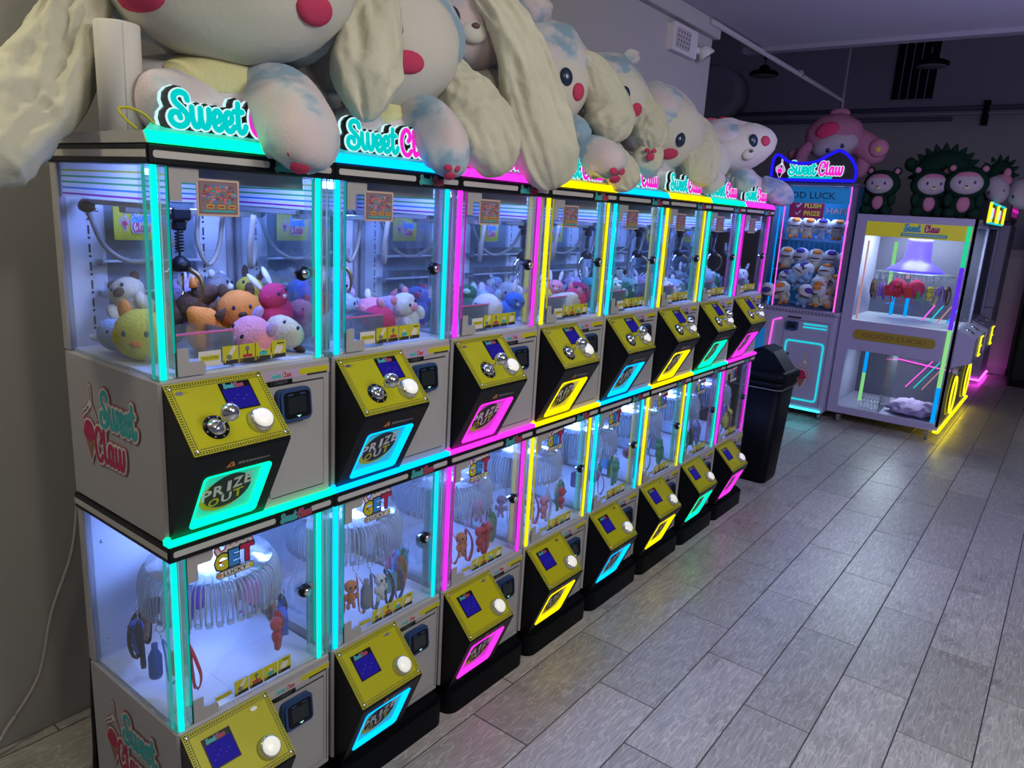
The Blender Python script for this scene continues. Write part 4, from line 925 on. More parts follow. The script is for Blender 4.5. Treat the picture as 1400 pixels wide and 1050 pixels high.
PAL = [  # (kind index, body, accent) for each machine, front rows first
 [(2,'yellow','orange'),(1,'pale blue','white'),(2,'pink','lilac'),(3,'orange','brown'),(1,'cream','brown'),(0,'brown','cream'),(1,'yellow','brown'),(0,'pink','white'),(1,'white','pale blue'),(2,'mint','white'),(0,'cream','brown'),(3,'brown','orange'),(2,'orange','brown'),(0,'grey','white'),(4,'rose red','white'),(2,'lilac','white'),(4,'yellow','brown')],
 [(0,'pink','rose red'),(1,'white','pale blue'),(2,'rose red','pink'),(4,'pale blue','white'),(0,'white','pink'),(1,'blue','pale blue'),(2,'pink','white'),(4,'white','pale blue'),(3,'lilac','pink'),(1,'pale blue','white'),(2,'blue','teal'),(0,'lilac','white')],
 [(0,'blue','rose red'),(1,'teal','white'),(2,'white','pale blue'),(1,'dark green','mint'),(4,'blue','white'),(2,'yellow','white'),(0,'dark green','mint'),(1,'white','grey'),(2,'pale blue','white'),(4,'mint','white')],
 [(0,'white','lilac'),(2,'lilac','white'),(1,'cream','white'),(4,'mint','white'),(2,'rose red','pink'),(0,'pale blue','white'),(2,'yellow','cream'),(1,'white','mint'),(4,'pink','white')],
 [(2,'rose red','white'),(1,'white','grey'),(0,'mint','white'),(4,'teal','white'),(2,'dark green','mint'),(1,'pale blue','white'),(0,'grey','white'),(2,'lilac','white')],
 [(2,'mint','white'),(0,'dark green','mint'),(1,'white','lilac'),(4,'lilac','white'),(2,'pale blue','white'),(0,'cream','brown'),(1,'teal','white')],
 [(1,'mint','white'),(2,'white','grey'),(0,'pale blue','white'),(4,'grey','white'),(2,'dark green','mint'),(1,'lilac','white')],
 [(2,'dark green','mint'),(0,'grey','white'),(1,'pale blue','white'),(2,'teal','white'),(4,'white','grey')]]
rn = random.Random(21)
KN = {'bear_plush': 'bear plush', 'seal_plush': 'seal plush', 'round_plush': 'round plush', 'fox_plush': 'fox plush', 'bunny_plush': 'bunny plush'}
SL = [(-.085,.26,0),(-.10,.37,0),(-.09,.105,0)] # fallback slots
def slots(k):
    out = [(-.20,.075,0),(-.33,.07,0),(-.085,.27,0),(-.20,.20,0),(-.10,.385,0),(-.33,.19,0),(-.21,.32,0),(-.37,.30,0),(-.22,.415,0),(-.37,.41,0),
           (-.29,.13,.055),(-.27,.25,.06),(-.16,.32,.05),(-.34,.36,.06),(-.15,.43,.045),(-.36,.25,.06),(-.30,.42,.06)]
    return out
ORDN = ['nearest', 'second', 'third', 'fourth', 'fifth', 'sixth', 'seventh', 'eighth']
for k, lst in enumerate(PAL):
    for q, ((ki, c1, c2), (x, y, z)) in enumerate(zip(lst, slots(k))):
        kind = KINDS[ki]
        rz = rn.uniform(-2.2, .8) if q > 1 else -.7; rx, ry = rn.uniform(-.5, .5), rn.uniform(-.6, .25)
        if q == 0 and k == 0: rx = ry = 0; rz = -.75
        put(kind, c1, c2, (x+rn.uniform(-.008,.008), k*W_+y+rn.uniform(-.008,.008), 1.384+z+(.008 if (rx or ry) else 0)), (rx, ry, rz), rn.uniform(.86, 1.02) if k else (1.12 if q == 0 else rn.uniform(.88, 1.02)),
            f'{c1} {KN[kind]} with {c2} ears and trim, heaped in the {ORDN[k]} upper claw case' if kind != 'seal_plush' else f'{c1} seal plush with {c2} flippers, heaped in the {ORDN[k]} upper claw case', f'plush toys in the {ORDN[k]} upper claw case')

# ------------------------------------------------------------------ keychains on the carousels
KC = {'red': (.52,.02,.02), 'blue': (.03,.11,.50), 'black': (.015,.015,.02), 'green': (.04,.28,.10), 'orange': (.60,.17,.03), 'pink': (.62,.20,.34), 'purple': (.22,.10,.42), 'grey': (.20,.21,.24), 'yellow': (.62,.50,.04), 'brown': (.20,.11,.06), 'sky blue': (.10,.36,.65), 'white': (.65,.65,.66)}
KM = {k: mat('rubber_' + k.replace(' ', '_'), v, .45, spec=.4) for k, v in KC.items()}
M['k_strap'] = mat('rubber_strap', (.4,.4,.4)); M['k_charm'] = mat('rubber_charm', (.5,.5,.5))
def kproto(kind):
    t = thing(kind, 'keychain', 'keychain')
    b = MB(); b.tube([(0, .008*cos(a*pi/8), -.008+.008*sin(a*pi/8)) for a in range(17)], .0012, 'chrome', 5); b.tube([(0,0,-.016),(0,.002,-.03)], .0014, 'chrome', 5); b.build('ring', t)
    b = MB(); P = [(.0,.004,-.028),(.006,.020,-.06),(.003,.028,-.095),(.0,.022,-.125),(-.002,.012,-.126),(-.003,.008,-.095),(-.002,.006,-.06),(0,.002,-.028)]
    b.loft(P, [.011]*8, [.0025]*8, 'k_strap', (0,1,.3), 8, 26, endr=.02); b.build('strap', t)
    b = MB()
    if kind == 'figure_keychain':
        b.ell((0,-.012,-.052), (.014,.016,.015), 'k_charm', None, 12, 8); b.ell((0,-.012,-.081), (.011,.012,.016), 'k_charm', None, 10, 7)
        for y in (-.019,-.005): b.ell((.002,y,-.101), (.006,.005,.009), 'k_charm', None, 8, 5); b.ell((.003,-.012+(y+.012)*2.1,-.076), (.005,.005,.010), 'k_charm', None, 8, 5)
    elif kind == 'bottle_keychain':
        b.lathe((0,-.012,-.112), [(.011,0),(.013,.006),(.013,.045),(.006,.060),(.006,.072)], 'k_charm', 12)
    elif kind == 'pouch_keychain':
        b.poly(Fr((.0,-.012,-.075), (0,1,0), (0,0,1)), rrect(-.020,.020,-.028,.026,.010), 'k_charm', -.006, .006, True)
    else:
        b.lathe((-.005,-.012,-.062), [(.020,0),(.023,.003),(.023,.008),(.020,.011)], 'k_charm', 18, (1,0,0)); b.lathe((.0062,-.012,-.062), [(.012,0),(.012,.001)], 'k_strap', 14, (1,0,0))
    b.build('charm', t)
    if kind == 'figure_keychain':
        for y in (-.018,-.006): b = MB(); b.ell((.012,y,-.050), (.003,.003,.004), 'black', None, 6, 4); b.build('eye', t)
    return t
KK = ['figure_keychain', 'bottle_keychain', 'pouch_keychain', 'disc_keychain']
KPR = {k: kproto(k) for k in KK}; kused = set()
def hang(kind, strap, charm, k, deg, z, s, label):
    if kind in kused: o = tree(KPR[kind])
    else: o = KPR[kind]; kused.add(kind)
    for q in [o] + list(o.children):
        for sl in q.material_slots:
            base = q.data.materials[sl.slot_index].name
            if base == M['k_strap'].name: sl.link = 'OBJECT'; sl.material = KM[strap]
            elif base == M['k_charm'].name: sl.link = 'OBJECT'; sl.material = KM[charm]
    a = radians(deg); o.location = (-.225+.190*cos(a), k*W_+.24+.190*sin(a), z); o.rotation_euler = (0, 0, a + rn.uniform(-.5,.5)); o.scale = (s,)*3
    o['label'] = label; o['group'] = f'keychains in the {ORDN[k]} lower case'
KL = [ # (kind, strap, charm, angle) : 0 deg = towards the aisle, -90 = towards the near end
 [(0,'red','red',32),(2,'blue','blue',52),(0,'black','blue',-112),(1,'blue','blue',-72),(2,'red','red',-50),(3,'black','black',-150),(0,'black','brown',-128),(2,'pink','pink',118),(0,'brown','orange',84),(3,'grey','black',72),(1,'purple','purple',165)],
 [(0,'brown','brown',-68),(1,'red','red',-50),(0,'orange','orange',-30),(1,'grey','grey',-16),(0,'black','white',0),(2,'blue','sky blue',14),(1,'orange','brown',30),(0,'sky blue','sky blue',62),(0,'pink','purple',80),(2,'green','green',48),(3,'grey','grey',98)],
 [(2,'red','red',-40),(0,'red','red',4),(3,'red','green',-62),(0,'pink','red',16),(1,'grey','grey',48),(1,'black','grey',58),(2,'green','green',38),(0,'red','orange',-22),(0,'pink','pink',88)],
 [(0,'pink','pink',-34),(1,'purple','purple',-48),(0,'white','pink',-14),(0,'green','red',28),(1,'green','green',44),(2,'white','white',70),(0,'yellow','pink',-68)],
 [(3,'purple','purple',-28),(0,'green','green',18),(0,'sky blue','green',34),(1,'green','yellow',52),(2,'yellow','purple',-52),(2,'green','sky blue',76)],
 [(3,'red','pink',-50),(0,'green','green',10),(1,'green','green',26),(0,'grey','green',44),(2,'sky blue','grey',66),(0,'green','black',-30)],
 [(2,'green','green',-30),(0,'grey','purple',20),(0,'purple','grey',38),(1,'green','black',-8),(1,'grey','grey',58)],
 [(0,'yellow','yellow',30),(1,'brown','yellow',0),(2,'grey','brown',-30),(1,'grey','purple',62)]]
for k, lst in enumerate(KL):
    for (ki, st, ch, dg) in lst:
        nm = {'figure_keychain': 'figure charm', 'bottle_keychain': 'bottle charm', 'pouch_keychain': 'pouch charm', 'disc_keychain': 'round charm'}[KK[ki]]
        hang(KK[ki], st, ch, k, dg, .690, 1.35, f'{st} strap keychain with {ch} {nm}, hanging in the {ORDN[k]} lower case')

# ------------------------------------------------------------------ the blue plush cabinet across the aisle end
M['lav'] = mat('lavender_grey_coat', (.38, .36, .52), .45, spec=.35)
M['lavd'] = mat('dark_lavender_coat', (.10, .095, .15), .5)
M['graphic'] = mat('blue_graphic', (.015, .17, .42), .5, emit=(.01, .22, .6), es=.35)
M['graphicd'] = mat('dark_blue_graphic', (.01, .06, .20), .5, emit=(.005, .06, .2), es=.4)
M['hatch'] = mat('teal_blue_print', (.02, .10, .20), .6)
M['marq'] = mat('smoked_sign_board', (.03, .028, .04), .3)
M['neonblue'] = led('neon_deep_blue', (.015, .01, .85), 1.1)
M['neonpink'] = led('neon_hot_pink', (1, .12, .80), 1.2)
M['neoncyan'] = led('neon_cyan_thin', (.02, .62, .75), 1.0)
M['neonyel'] = led('neon_yellow_tube', (1, .86, .02), 1.25)
M['neonsky'] = led('neon_sky', (.0, .36, 1), 1.0)
M['neonlime'] = led('neon_lime', (.30, .78, .28), .9)
M['neongreen'] = led('neon_green', (.02, .66, .30), 1.0)
M['neonviolet'] = led('neon_violet', (.13, .03, .85), 1.0)
M['neonsalmon'] = led('neon_salmon', (.78, .34, .32), .7)
M['violetlit'] = mat('violet_lit_shade', (.06, .04, .30), .4, emit=(.10, .05, .85), es=.95)
M['ylwsign'] = mat('yellow_sign', (.45, .42, .02), .5, emit=(.5, .46, .01), es=.28)
M['ylwdull'] = mat('dull_yellow_pill', (.32, .24, .02), .5)
M['ylwtxt'] = mat('brown_yellow_text', (.20, .10, .02), .5)
M['whitelamp'] = led('white_case_lamp', (.78, .95, 1), 20)
M['footyel'] = led('foot_neon_yellow', (1, .80, .0), 9); M['footcy'] = led('foot_neon_cyan', (.02, .9, 1), 5); M['footpk'] = led('foot_neon_pink', (1, .05, .8), 7)
BY = 6.4
t = thing('plush_cabinet', 'tall lavender prize cabinet with blue graphics, cyan neon door frame and sign board', 'claw machine', (-.52, BY+.35, 0)); O_ = (-.52, BY+.35, 0)
FB = Fr((0, BY, 0), (1,0,0), (0,0,1))
b = MB(); b.cbox(-.90, -.145, BY, BY+.72, .075, 1.0, 'lav', .01); b.build('body', t, O_)
b = MB(); b.cbox(-.905, -.14, BY-.02, BY+.72, 1.0, 1.035, 'lav', .006)
for q in range(24): b.rect(Fr((0,BY-.0205,0),(1,0,0),(0,0,1)), -.88+q*.030, -.865+q*.030, 1.008, 1.024, 'lavd', 0, .001)
b.build('vent_sill', t, O_)
b = MB(); b.rect(FB, -.612, -.19, .13, .93, 'lavd', .0005); b.rect(FB, -.607, -.195, .135, .925, 'lav', .001, .010); dr = b.build('door', t, O_)
b = MB(); b.ring(FB, rrect(-.575, -.215, .17, .74, .035), rrect(-.558, -.232, .187, .723, .025), 'neoncyan', .010, .018); b.build('door_neon', t, O_)
for z in (.865, .895): b = MB(); b.poly(FB, rrect(-.43, -.215, z, z+.014, .006), 'neoncyan', .010, .018); b.build('neon_bar', t, O_)
b = MB(); b.box(-.72, -.17, BY-.012, BY+.002, .085, .100, 'footcy'); b.build('foot_neon', t, O_)
b = MB(); icecream(b, FB, -.375, .285, .34, .0105); b.build('cone_decal', t, O_)
b = MB(); b.poly(FB, circ(-.535, .60, .016, 12), 'lavd', .010, .014); b.build('door_lock', t, O_)
b = MB(); b.poly(FB, rrect(-.585, -.475, .83, .915, .018), 'blue', .01, .035, True); rd = b.build('card_reader', t, O_)
b = MB(); b.rect(FB, -.565, -.495, .85, .90, 'screen', .0355); b.build('reader_screen', t, O_)
b = MB(); b.box(-.58, -.46, BY-.012, BY, .945, .957, 'black'); b.build('ticket_slot', t, O_)
b = MB(); b.tube([(-.74,BY-.01,.30),(-.715,BY-.01,.90),(-.64,BY-.01,.93)], .009, 'neonpink', 6); b.build('pink_neon', t, O_)
b = MB(); b.rect(FB, -.88, -.78, .30, .82, 'neonblue' if 0 else 'graphic', .002, .006); b.build('blue_panel', t, O_)
b = MB()                                                        # glazed upper case
for x in (-.90, -.185): b.cbox(x, x+.04, BY+.02, BY+.06, 1.035, 2.16, 'lavd', .004)
for x in (-.90, -.185): b.cbox(x, x+.04, BY+.66, BY+.72, 1.035, 2.16, 'lavd', .004)
b.build('case_posts', t, O_)['kind'] = 'stuff'
b = MB(); b.box(-.895, -.15, BY+.68, BY+.72, 1.035, 2.16, 'graphicd'); b.box(-.895, -.885, BY+.06, BY+.68, 1.035, 2.16, 'hatch'); b.box(-.16, -.15, BY+.06, BY+.68, 1.035, 2.16, 'hatch'); b.build('case_lining', t, O_)
fbk = Fr((0, BY+.60, 0), (1,0,0), (0,0,1))
b = MB(); b.rect(fbk, -.88, -.16, 1.34, 1.66, 'hatch', 0, .004)
for q in range(14): b.rect(fbk, -.86+q*.05, -.855+q*.05, 1.36, 1.64, 'graphic', .004, .005)
b.build('back_print', t, O_)
b = MB(); b.box(-.88, -.165, BY+.30, BY+.66, 1.655, 1.675, 'acrylic'); b.build('glass_shelf', t, O_)
b = MB(); b.box(-.88, -.165, BY+.26, BY+.66, 1.36, 1.375, 'acrylic'); b.build('glass_shelf', t, O_)
b = MB(); f8 = Fr((0, BY+.16, 0), (1,0,0), (0,-.15,1)); b.rect(f8, -.885, -.16, 2.02, 2.16, 'graphic', -.004, 0); b.rect(f8, -.86, -.20, 2.125, 2.135, 'signwhite', .001) if 0 else None
for z in (2.145, 2.035): 
    for q in range(20): b.rect(f8, -.86+q*.034, -.845+q*.034, z, z+.008, 'teal', .001)
b.text(f8, 'GOOD LUCK', -.54, 2.088, .52, .060, 'hatch', .0012, .02); b.build('good_luck_board', t, O_)
f9 = Fr((0, BY+.28, 0), (1,0,0), (0,0,1))
b = MB(); b.rect(f9, -.80, -.48, 1.87, 2.02, 'crimson', 0, .003); b.rect(f9, -.475, -.16, 1.87, 2.02, 'graphic', 0, .003)
for z, w_t in ((1.985, 'PLUSH'), (1.915, 'PRIZE')):
    b.text(f9, w_t, -.585, z, .15, .042, 'ylwsign', .004, .02); b.strokes(f9, [[(-.735,z+.002),(-.722,z-.014),(-.695,z+.020)]], .005, 'paper', .004, .004)
b.text(f9, 'HAPPY', -.325, 1.945, .26, .055, 'outline', .004, .05); b.text(f9, 'HAPPY', -.325, 1.945, .26, .055, 'paper', .0045, .0); b.build('prize_board', t, O_)
b = MB(); b.rect(FB, -.86, -.185, 1.035, 2.16, 'glass', -.022, -.018); b.build('front_glass', t, O_)
for x in (-.792, -.750, -.185): 
    b = MB(); m_ = 'neonpink' if x != -.792 else 'neonsky'; b.tube([(x, BY-.002, 1.04), (x-.008, BY-.002, 2.155)], .0085 if x == -.185 else .006, m_, 6); b.build('neon_tube', t, O_)
b = MB(); b.cbox(-.905, -.14, BY, BY+.72, 2.16, 2.19, 'lavd', .005); b.build('roof', t, O_)
OUT = catmull([(-.90,2.20),(-.90,2.36),(-.86,2.42),(-.76,2.36),(-.64,2.345),(-.52,2.36),(-.44,2.40),(-.34,2.455),(-.27,2.43),(-.20,2.36),(-.165,2.28),(-.168,2.20)], 44)
fm = Fr((0, BY-.06, 0), (1,0,0), (0,0,1))
b = MB(); b.poly(fm, OUT, 'marq', -.06, 0); mq = b.build('sign_board', t, O_)
b = MB(); b.tube([fm(u, v, .008) for u, v in OUT] + [fm(*OUT[0], .008)], .014, 'neonblue', 7); b.build('sign_neon', t, O_)
b = MB(); lettering(b, fm, -.745, 2.245, .115, .085, 'signteal', 'signpink', 'signwhite', .135, n=.01, dn=.002, gap=2.3, seg=3); b.rect(fm, -.74, -.36, 2.215, 2.232, 'signteal', .01)
for q in range(30): b.rect(fm, -.70+q*.018, -.69+q*.018, 2.200, 2.206, 'signpink' if q < 14 else 'neoncyan', .01)
b.build('sign_lettering', t, O_)
b = MB(); icecream(b, fm, -.82, 2.21, .17, .010, 'signpink', 'signwhite', 'signpink', 'marq'); b.build('sign_cone', t, O_)
b = MB(); b.box(-.8, -.3, BY+.2, BY+.5, 2.145, 2.156, 'white'); lp = b.build('case_lamp', t, O_)
b = MB(); b.box(-.79, -.31, BY+.21, BY+.49, 2.138, 2.144, 'lamp2'); b.build('diffuser', t, O_)
def castors(t, pts, O_):
    for x, y in pts:
        b = MB(); b.lathe((x, y, .036), [(.014,-.013),(.034,-.010),(.036,0),(.034,.010),(.014,.013)], 'greyp', 14, (1,0,0)); b.cbox(x-.02, x+.02, y-.024, y+.024, .058, .080, 'steel', .003)
        for s_ in (-.018, .018): b.box(x+s_-.002, x+s_+.002, y-.012, y+.012, .03, .062, 'steel')
        b.build('castor', t, O_)
castors(t, [(-.185, BY+.07), (-.86, BY+.07), (-.185, BY+.62), (-.86, BY+.62)], O_)
# dolls with a fried-egg cap
def doll(kind_c, loc, rz, s, lab, lay=0):
    t = thing('capped_plush', lab, 'plush toy', (0,0,0), 'capped plush dolls in the blue cabinet')
    cap, yolk, body, feet = {'egg': ('white','orange','cream','orange'), 'plum': ('white','plum','pale blue','pale blue')}[kind_c]
    b = MB(); b.ell((0,0,.045), (.036,.040,.045), PM[body], None, 12, 8, .05, 3); b.build('body', t)
    b = MB(); b.ell((0,0,.115), (.052,.060,.052), PM[cap], None, 16, 10, .06, 3); b.build('head', t)
    b = MB(); b.patch((0,0,.115), (.053,.061,.053), rotdir((.8,.2,.5)), .05, .1, .55, .40, PM[yolk], .006, 14); b.build('cap_patch', t)
    b = MB(); b.patch((0,0,.115), (.053,.061,.053), rotdir((1,0,-.25)), 0, -.12, .62, .10, PM['brown'], .004, 14); b.build('smile_band', t)
    for y in (-.024,.024): b = MB(); b.ell((.022,y,.014), (.022,.016,.014), PM[feet], None, 8, 6); b.build('foot', t)
    for y in (-.045,.045): b = MB(); b.ell((.012,y,.062), (.014,.016,.022), PM[body], None, 8, 6); b.build('arm', t)
    return t
PM['plum'] = softmat('plum', (.09,.06,.30)); 
DOLL = {k: doll(k, 0, 0, 1, '') for k in ('egg', 'plum')}; dused = set()
def putdoll(k, loc, rot, s, lab):
    o = DOLL[k] if k not in dused else tree(DOLL[k]); dused.add(k)
    o.location = loc; o.rotation_euler = rot; o.scale = (s,)*3; o['label'] = lab
cn = {'egg': 'orange-patched doll', 'plum': 'violet-patched doll'}
for q, k in enumerate(('egg', 'egg', 'plum', 'egg', 'plum')): putdoll(k, (-.77+q*.135, BY+.40, 1.676), (0,0,-pi/2+(.3 if k == 'egg' else -.1)), 1.22, f'{cn[k]}, {("first","second","third","fourth","fifth")[q]} from left on the blue cabinet top shelf')
for q, k in enumerate(('egg', 'plum', 'egg', 'plum', 'egg')): putdoll(k, (-.78+q*.138, BY+.33, 1.376), (0,0,-pi/2+rn.uniform(-.3,.3)), 1.28, f'{cn[k]}, {("first","second","third","fourth","fifth")[q]} from left on the blue cabinet lower shelf')
for q, (x, y, z, k) in enumerate([(-.80,.12,0,'plum'),(-.66,.10,0,'egg'),(-.52,.11,0,'plum'),(-.38,.10,0,'egg'),(-.25,.12,0,'egg'),(-.74,.20,.10,'plum'),(-.58,.19,.11,'plum'),(-.45,.20,.10,'egg'),(-.31,.19,.11,'egg'),(-.67,.15,.20,'plum'),(-.50,.15,.21,'plum'),(-.36,.14,.20,'egg')]):
    lay = ('first in the bottom layer','second in the bottom layer','third in the bottom layer','fourth in the bottom layer','fifth in the bottom layer','first in the middle layer','second in the middle layer','third in the middle layer','fourth in the middle layer','first in the top layer','second in the top layer','third in the top layer')[q]
    putdoll(k, (x, BY+y, 1.06+z), (rn.uniform(-.9,.9), rn.uniform(-.7,.7), -pi/2+rn.uniform(-.8,.8)), 1.3, f'{cn[k]}, {lay} of the blue cabinet pile')

# ------------------------------------------------------------------ the big lavender key-style cabinet
GY, GX0, GX1 = 6.5, -.135, .80; O_ = (.33, 7.5, 0)
t = thing('prize_cabinet', 'wide lavender prize cabinet with yellow header, violet lamp inside and good luck plate', 'claw machine', O_)
FG = Fr((0, GY, 0), (1,0,0), (0,0,1)); FS = Fr((GX1, 0, 0), (0,1,0), (0,0,1))
b = MB()
b.box(GX0, GX1, GY+.02, 8.5, .10, .14, 'lav')
b.box(GX0, GX1, GY, 8.5, 1.87, 1.93, 'lav'); b.box(GX0, GX1, GY, GY+.02, .10, .165, 'lav'); b.box(GX0, GX1, GY, GY+.02, .712, .985, 'lav')
[(b.box(GX0, -.045, GY, GY+.02, za, zb, 'lav'), b.box(.775, GX1, GY, GY+.02, za, zb, 'lav')) for za, zb in ((.165,.712),(.985,1.87))]
b.box(GX0, -.115, GY+.02, 8.5, .14, 1.87, 'lav')
b.box(GX0+.02, GX1-.02, GY+.02, 8.48, .71, .72, 'white'); b.box(GX0+.02, GX1-.02, GY+.02, 8.48, .965, .985, 'white')
b.box(GX0, GX1, 7.48, 7.52, .14, 1.87, 'lavd'); b.box(GX0, GX1, 8.46, 8.5, .14, 1.87, 'lavd'); b.build('shell', t, O_)
b = MB(); b.rect(FG, -.045, .775, 1.745, 1.87, 'ylwsign', .001, .004)
lettering(b, FG, .26, 1.80, .062, .085, 'teal', 'crimson', 'paper', .14, n=.006, dn=.0008, gap=2.6, seg=2); b.poly(FG, rrect(.24, .60, 1.758, 1.786, .008), 'teal', .0055)
for q in range(20): b.rect(FG, .256+q*.0165, .267+q*.0165, 1.767, 1.778, 'paper', .006)
b.build('yellow_header', t, O_)
b = MB(); b.rect(FG, -.045, .775, .985, 1.745, 'glass', -.012, -.008); b.build('upper_glass', t, O_)
b = MB(); b.rect(FG, -.045, .775, .165, .712, 'glass', -.012, -.008); b.box(.30, .303, GY+.015, GY+.6, .165, .712, 'acrylic'); b.build('lower_glass', t, O_)
b = MB(); b.poly(FG, rrect(-.01, .665, .815, .905, .042), 'ylwdull', .001, .006); b.text(FG, 'GOOD LUCK!', .33, .86, .52, .042, 'ylwtxt', .0065, .02); b.build('good_luck_plate', t, O_)
for z0, z1, m_ in ((.175,.49,'neonsky'), (.49,1.0,'neonlime'), (1.0,1.53,'neonviolet'), (1.53,1.87,'neongreen')): b = MB(); b.rect(FG, .735, .768, z0, z1, m_, .0015, .010); b.build('neon_column', t, O_)
for x, y, z0, z1, m_ in ((.12,7.35,.985,1.25,'neonsky'),(.24,7.4,.985,1.28,'neonsky'),(.11,7.1,1.3,1.70,'neonlime'),(.20,7.44,1.35,1.74,'neonsalmon'),(-.03,6.62,.985,1.70,'neonsalmon'),(.06,6.9,.45,.70,'neonsky'),(.06,6.9,.165,.45,'neonlime'),(.20,7.3,.25,.70,'neonsalmon')):
    b = MB(); b.lathe((x, y, z0), [(.016 if x > 0 else .008, 0), (.016 if x > 0 else .008, z1-z0)], m_, 8); b.build('inner_neon', t, O_)
b = MB(); b.tube([(.22, 7.44, .55), (.75, 7.44, .50)], .008, 'neonpink', 6); b.build('inner_neon', t, O_)
b = MB(); b.lathe((.325, 7.0, 1.44), [(.245,0),(.235,.02),(.15,.075),(.115,.12),(.105,.27),(.105,.30)], 'violetlit', 28); b.build('lamp_shade', t, O_)
b = MB(); b.lathe((.325, 7.0, 1.415), [(.34,0),(.345,.012),(.30,.024),(.10,.026)], 'acrylic', 30)
for q in range(30): a = 2*pi*q/30; b.box(.325+.33*cos(a)-.004, .325+.33*cos(a)+.004, 7.0+.33*sin(a)-.004, 7.0+.33*sin(a)+.004, 1.36, 1.415, 'clip')
b.build('clear_carousel', t, O_)
b = MB(); b.box(.05, .6, 6.7, 7.3, 1.855, 1.866, 'whitelamp'); b.build('case_lamp', t, O_)
b = MB(); b.box(.1, .6, 6.7, 7.2, .700, .708, 'whitelamp') if 0 else b.box(.2, .5, 6.8, 7.1, .702, .708, 'whitelamp'); b.build('case_lamp', t, O_)
for q in range(4): b = MB(); b.tube([(.48+q*.065, GY+.3, 1.0+.02), (.56+q*.065, GY+.34, 1.17)], .007, ('neonpink','neoncyan','neonsalmon','neonsky')[q], 6); b.build('neon_stick', t, O_)
for q in range(3): b = MB(); b.tube([(.42+q*.07, GY+.5, .36), (.62+q*.06, GY+.55, .66)], .006, ('neonpink','neoncyan','neonsalmon')[q], 6); b.build('neon_stick', t, O_)
b = MB(); b.ell((.53, 6.85, .20), (.20,.22,.07), PM['lilac'], None, 24, 12, .5, 7, 3); b.build('tinsel_heap', t, O_)['kind'] = 'stuff'
b = MB()                                                        # wire tray
for q in range(7): b.tube([(.13+q*.03, GY+.06, .17), (.13+q*.03, GY+.06, .24), (.13+q*.03, GY+.25, .24)], .003, 'chrome', 4)
for z in (.18, .24): b.tube([(.12, GY+.06, z), (.32, GY+.06, z)], .003, 'chrome', 4)
b.build('wire_tray', t, O_)['kind'] = 'stuff'
# its two play stations face the aisle
for yy in (6.5, 7.5):
    b = MB(); b.rect(FS, yy+.05, yy+.95, 1.0, 1.86, 'glass', -.012, -.008); b.build('station_glass', t, O_)
    b = MB(); b.box(GX1-.02, GX1, yy, yy+.05, .14, 1.93, 'lav'); b.box(GX1-.02, GX1, yy+.95, yy+1.0, .14, 1.93, 'lav'); b.box(GX1-.02, GX1, yy+.05, yy+.95, .14, .60, 'lavd'); b.box(GX1-.02, GX1, yy+.05, yy+.95, .70, 1.0, 'lav'); b.build('station_front', t, O_)
    b = MB(); b.poly(Fr((0, yy+.12, 0), (1,0,0), (0,0,1)), [(GX1,1.0),(GX1+.14,.93),(GX1+.14,.72),(GX1,.66)], 'lav', -.80, 0); b.build('station_console', t, O_)
    for y2 in (.35, .70): b = MB(); b.lathe((GX1+.065, yy+y2, .968), [(.045,0),(.045,.008),(.03,.012)], 'chrome', 16, (.4,0,.9)); b.build('chrome_button', t, O_)
    fe = Fr((GX1+.142, yy+.54, .835), (0,1,0), (0,0,1)); b = MB()
    for L in ([(-.07,-.085,0),(-.07,.085,0)], [(-.07,.085,0),(.08,.085,0)], [(-.07,0,0),(.06,0,0)], [(-.07,-.085,0),(.08,-.085,0)]): b.tube([fe(*p[:2], .010) for p in L], .0075, 'neonyel', 6)
    b.build('neon_letter_e', t, O_)
    b = MB(); fo = Fr((GX1+.004, yy+.36, .385), (0,1,0), (0,0,1)); b.poly(fo, circ(0,0,.16,24,.185), 'black', 0, .02); b.build('oval_sign', t, O_)
    b = MB(); b.tube([fo(.145*cos(2*pi*q/24), .17*sin(2*pi*q/24), .03) for q in range(25)], .0085, 'neonyel', 6); b.tube([fo(.165*cos(2*pi*q/24), .19*sin(2*pi*q/24), .004) for q in range(7,18)], .007, 'ylwsign', 5); b.build('oval_neon', t, O_)
    b = MB(); b.poly(fo, rrect(-.10, .10, .195, .265, .03), 'paper', 0, .04, True); b.poly(fo, rrect(-.085, .085, .222, .236, .006), 'rim', .04, .042); b.build('white_cap', t, O_)
    b = MB(); b.box(GX1, GX1+.012, yy+.58, yy+.60, .15, .58, 'neonsky' if 0 else 'graphic'); b.build('blue_edge', t, O_)
b = MB(); b.tube([(GX1-.03,GY-.004,.096),(GX1+.008,GY-.004,.096),(GX1+.008,8.49,.096)], .008, 'footyel', 6); b.build('foot_neon', t, O_)
b = MB(); b.box(GX1-.06, GX1+.02, 6.86, 8.3, 1.90, 2.10, 'black'); sb = b.build('neon_sign_box', t, O_)
fn = Fr((GX1+.021, 0, 2.0), (0,1,0), (0,0,1)); b = MB()
for u in (6.90, 7.56, 8.22): b.tube([fn(u,-.085,.01), fn(u,.085,.01)], .012, 'neonyel', 6)
for v in (-.085, .085):
    for u in (6.92, 7.58): b.tube([fn(u, v, .008), fn(u+.62, v, .008)], .010, 'neoncyan', 6)
for u in (7.08, 7.74):
    b.rect(fn, u+.05, u+.22, -.05, .05, 'signwhite', .002); b.rect(fn, u+.24, u+.30, -.03, .04, 'signpink', .002); b.strokes(fn, [[(u-.06,.02),(u,.055),(u+.05,.03)], [(u,-.06),(u+.2,-.065)]], .010, 'neonyel', .002, .002)
b.build('sign_neon', t, O_)
castors(t, [(-.03, GY+.05), (.72, GY+.05), (-.03, 8.4), (.72, 8.4)], O_)
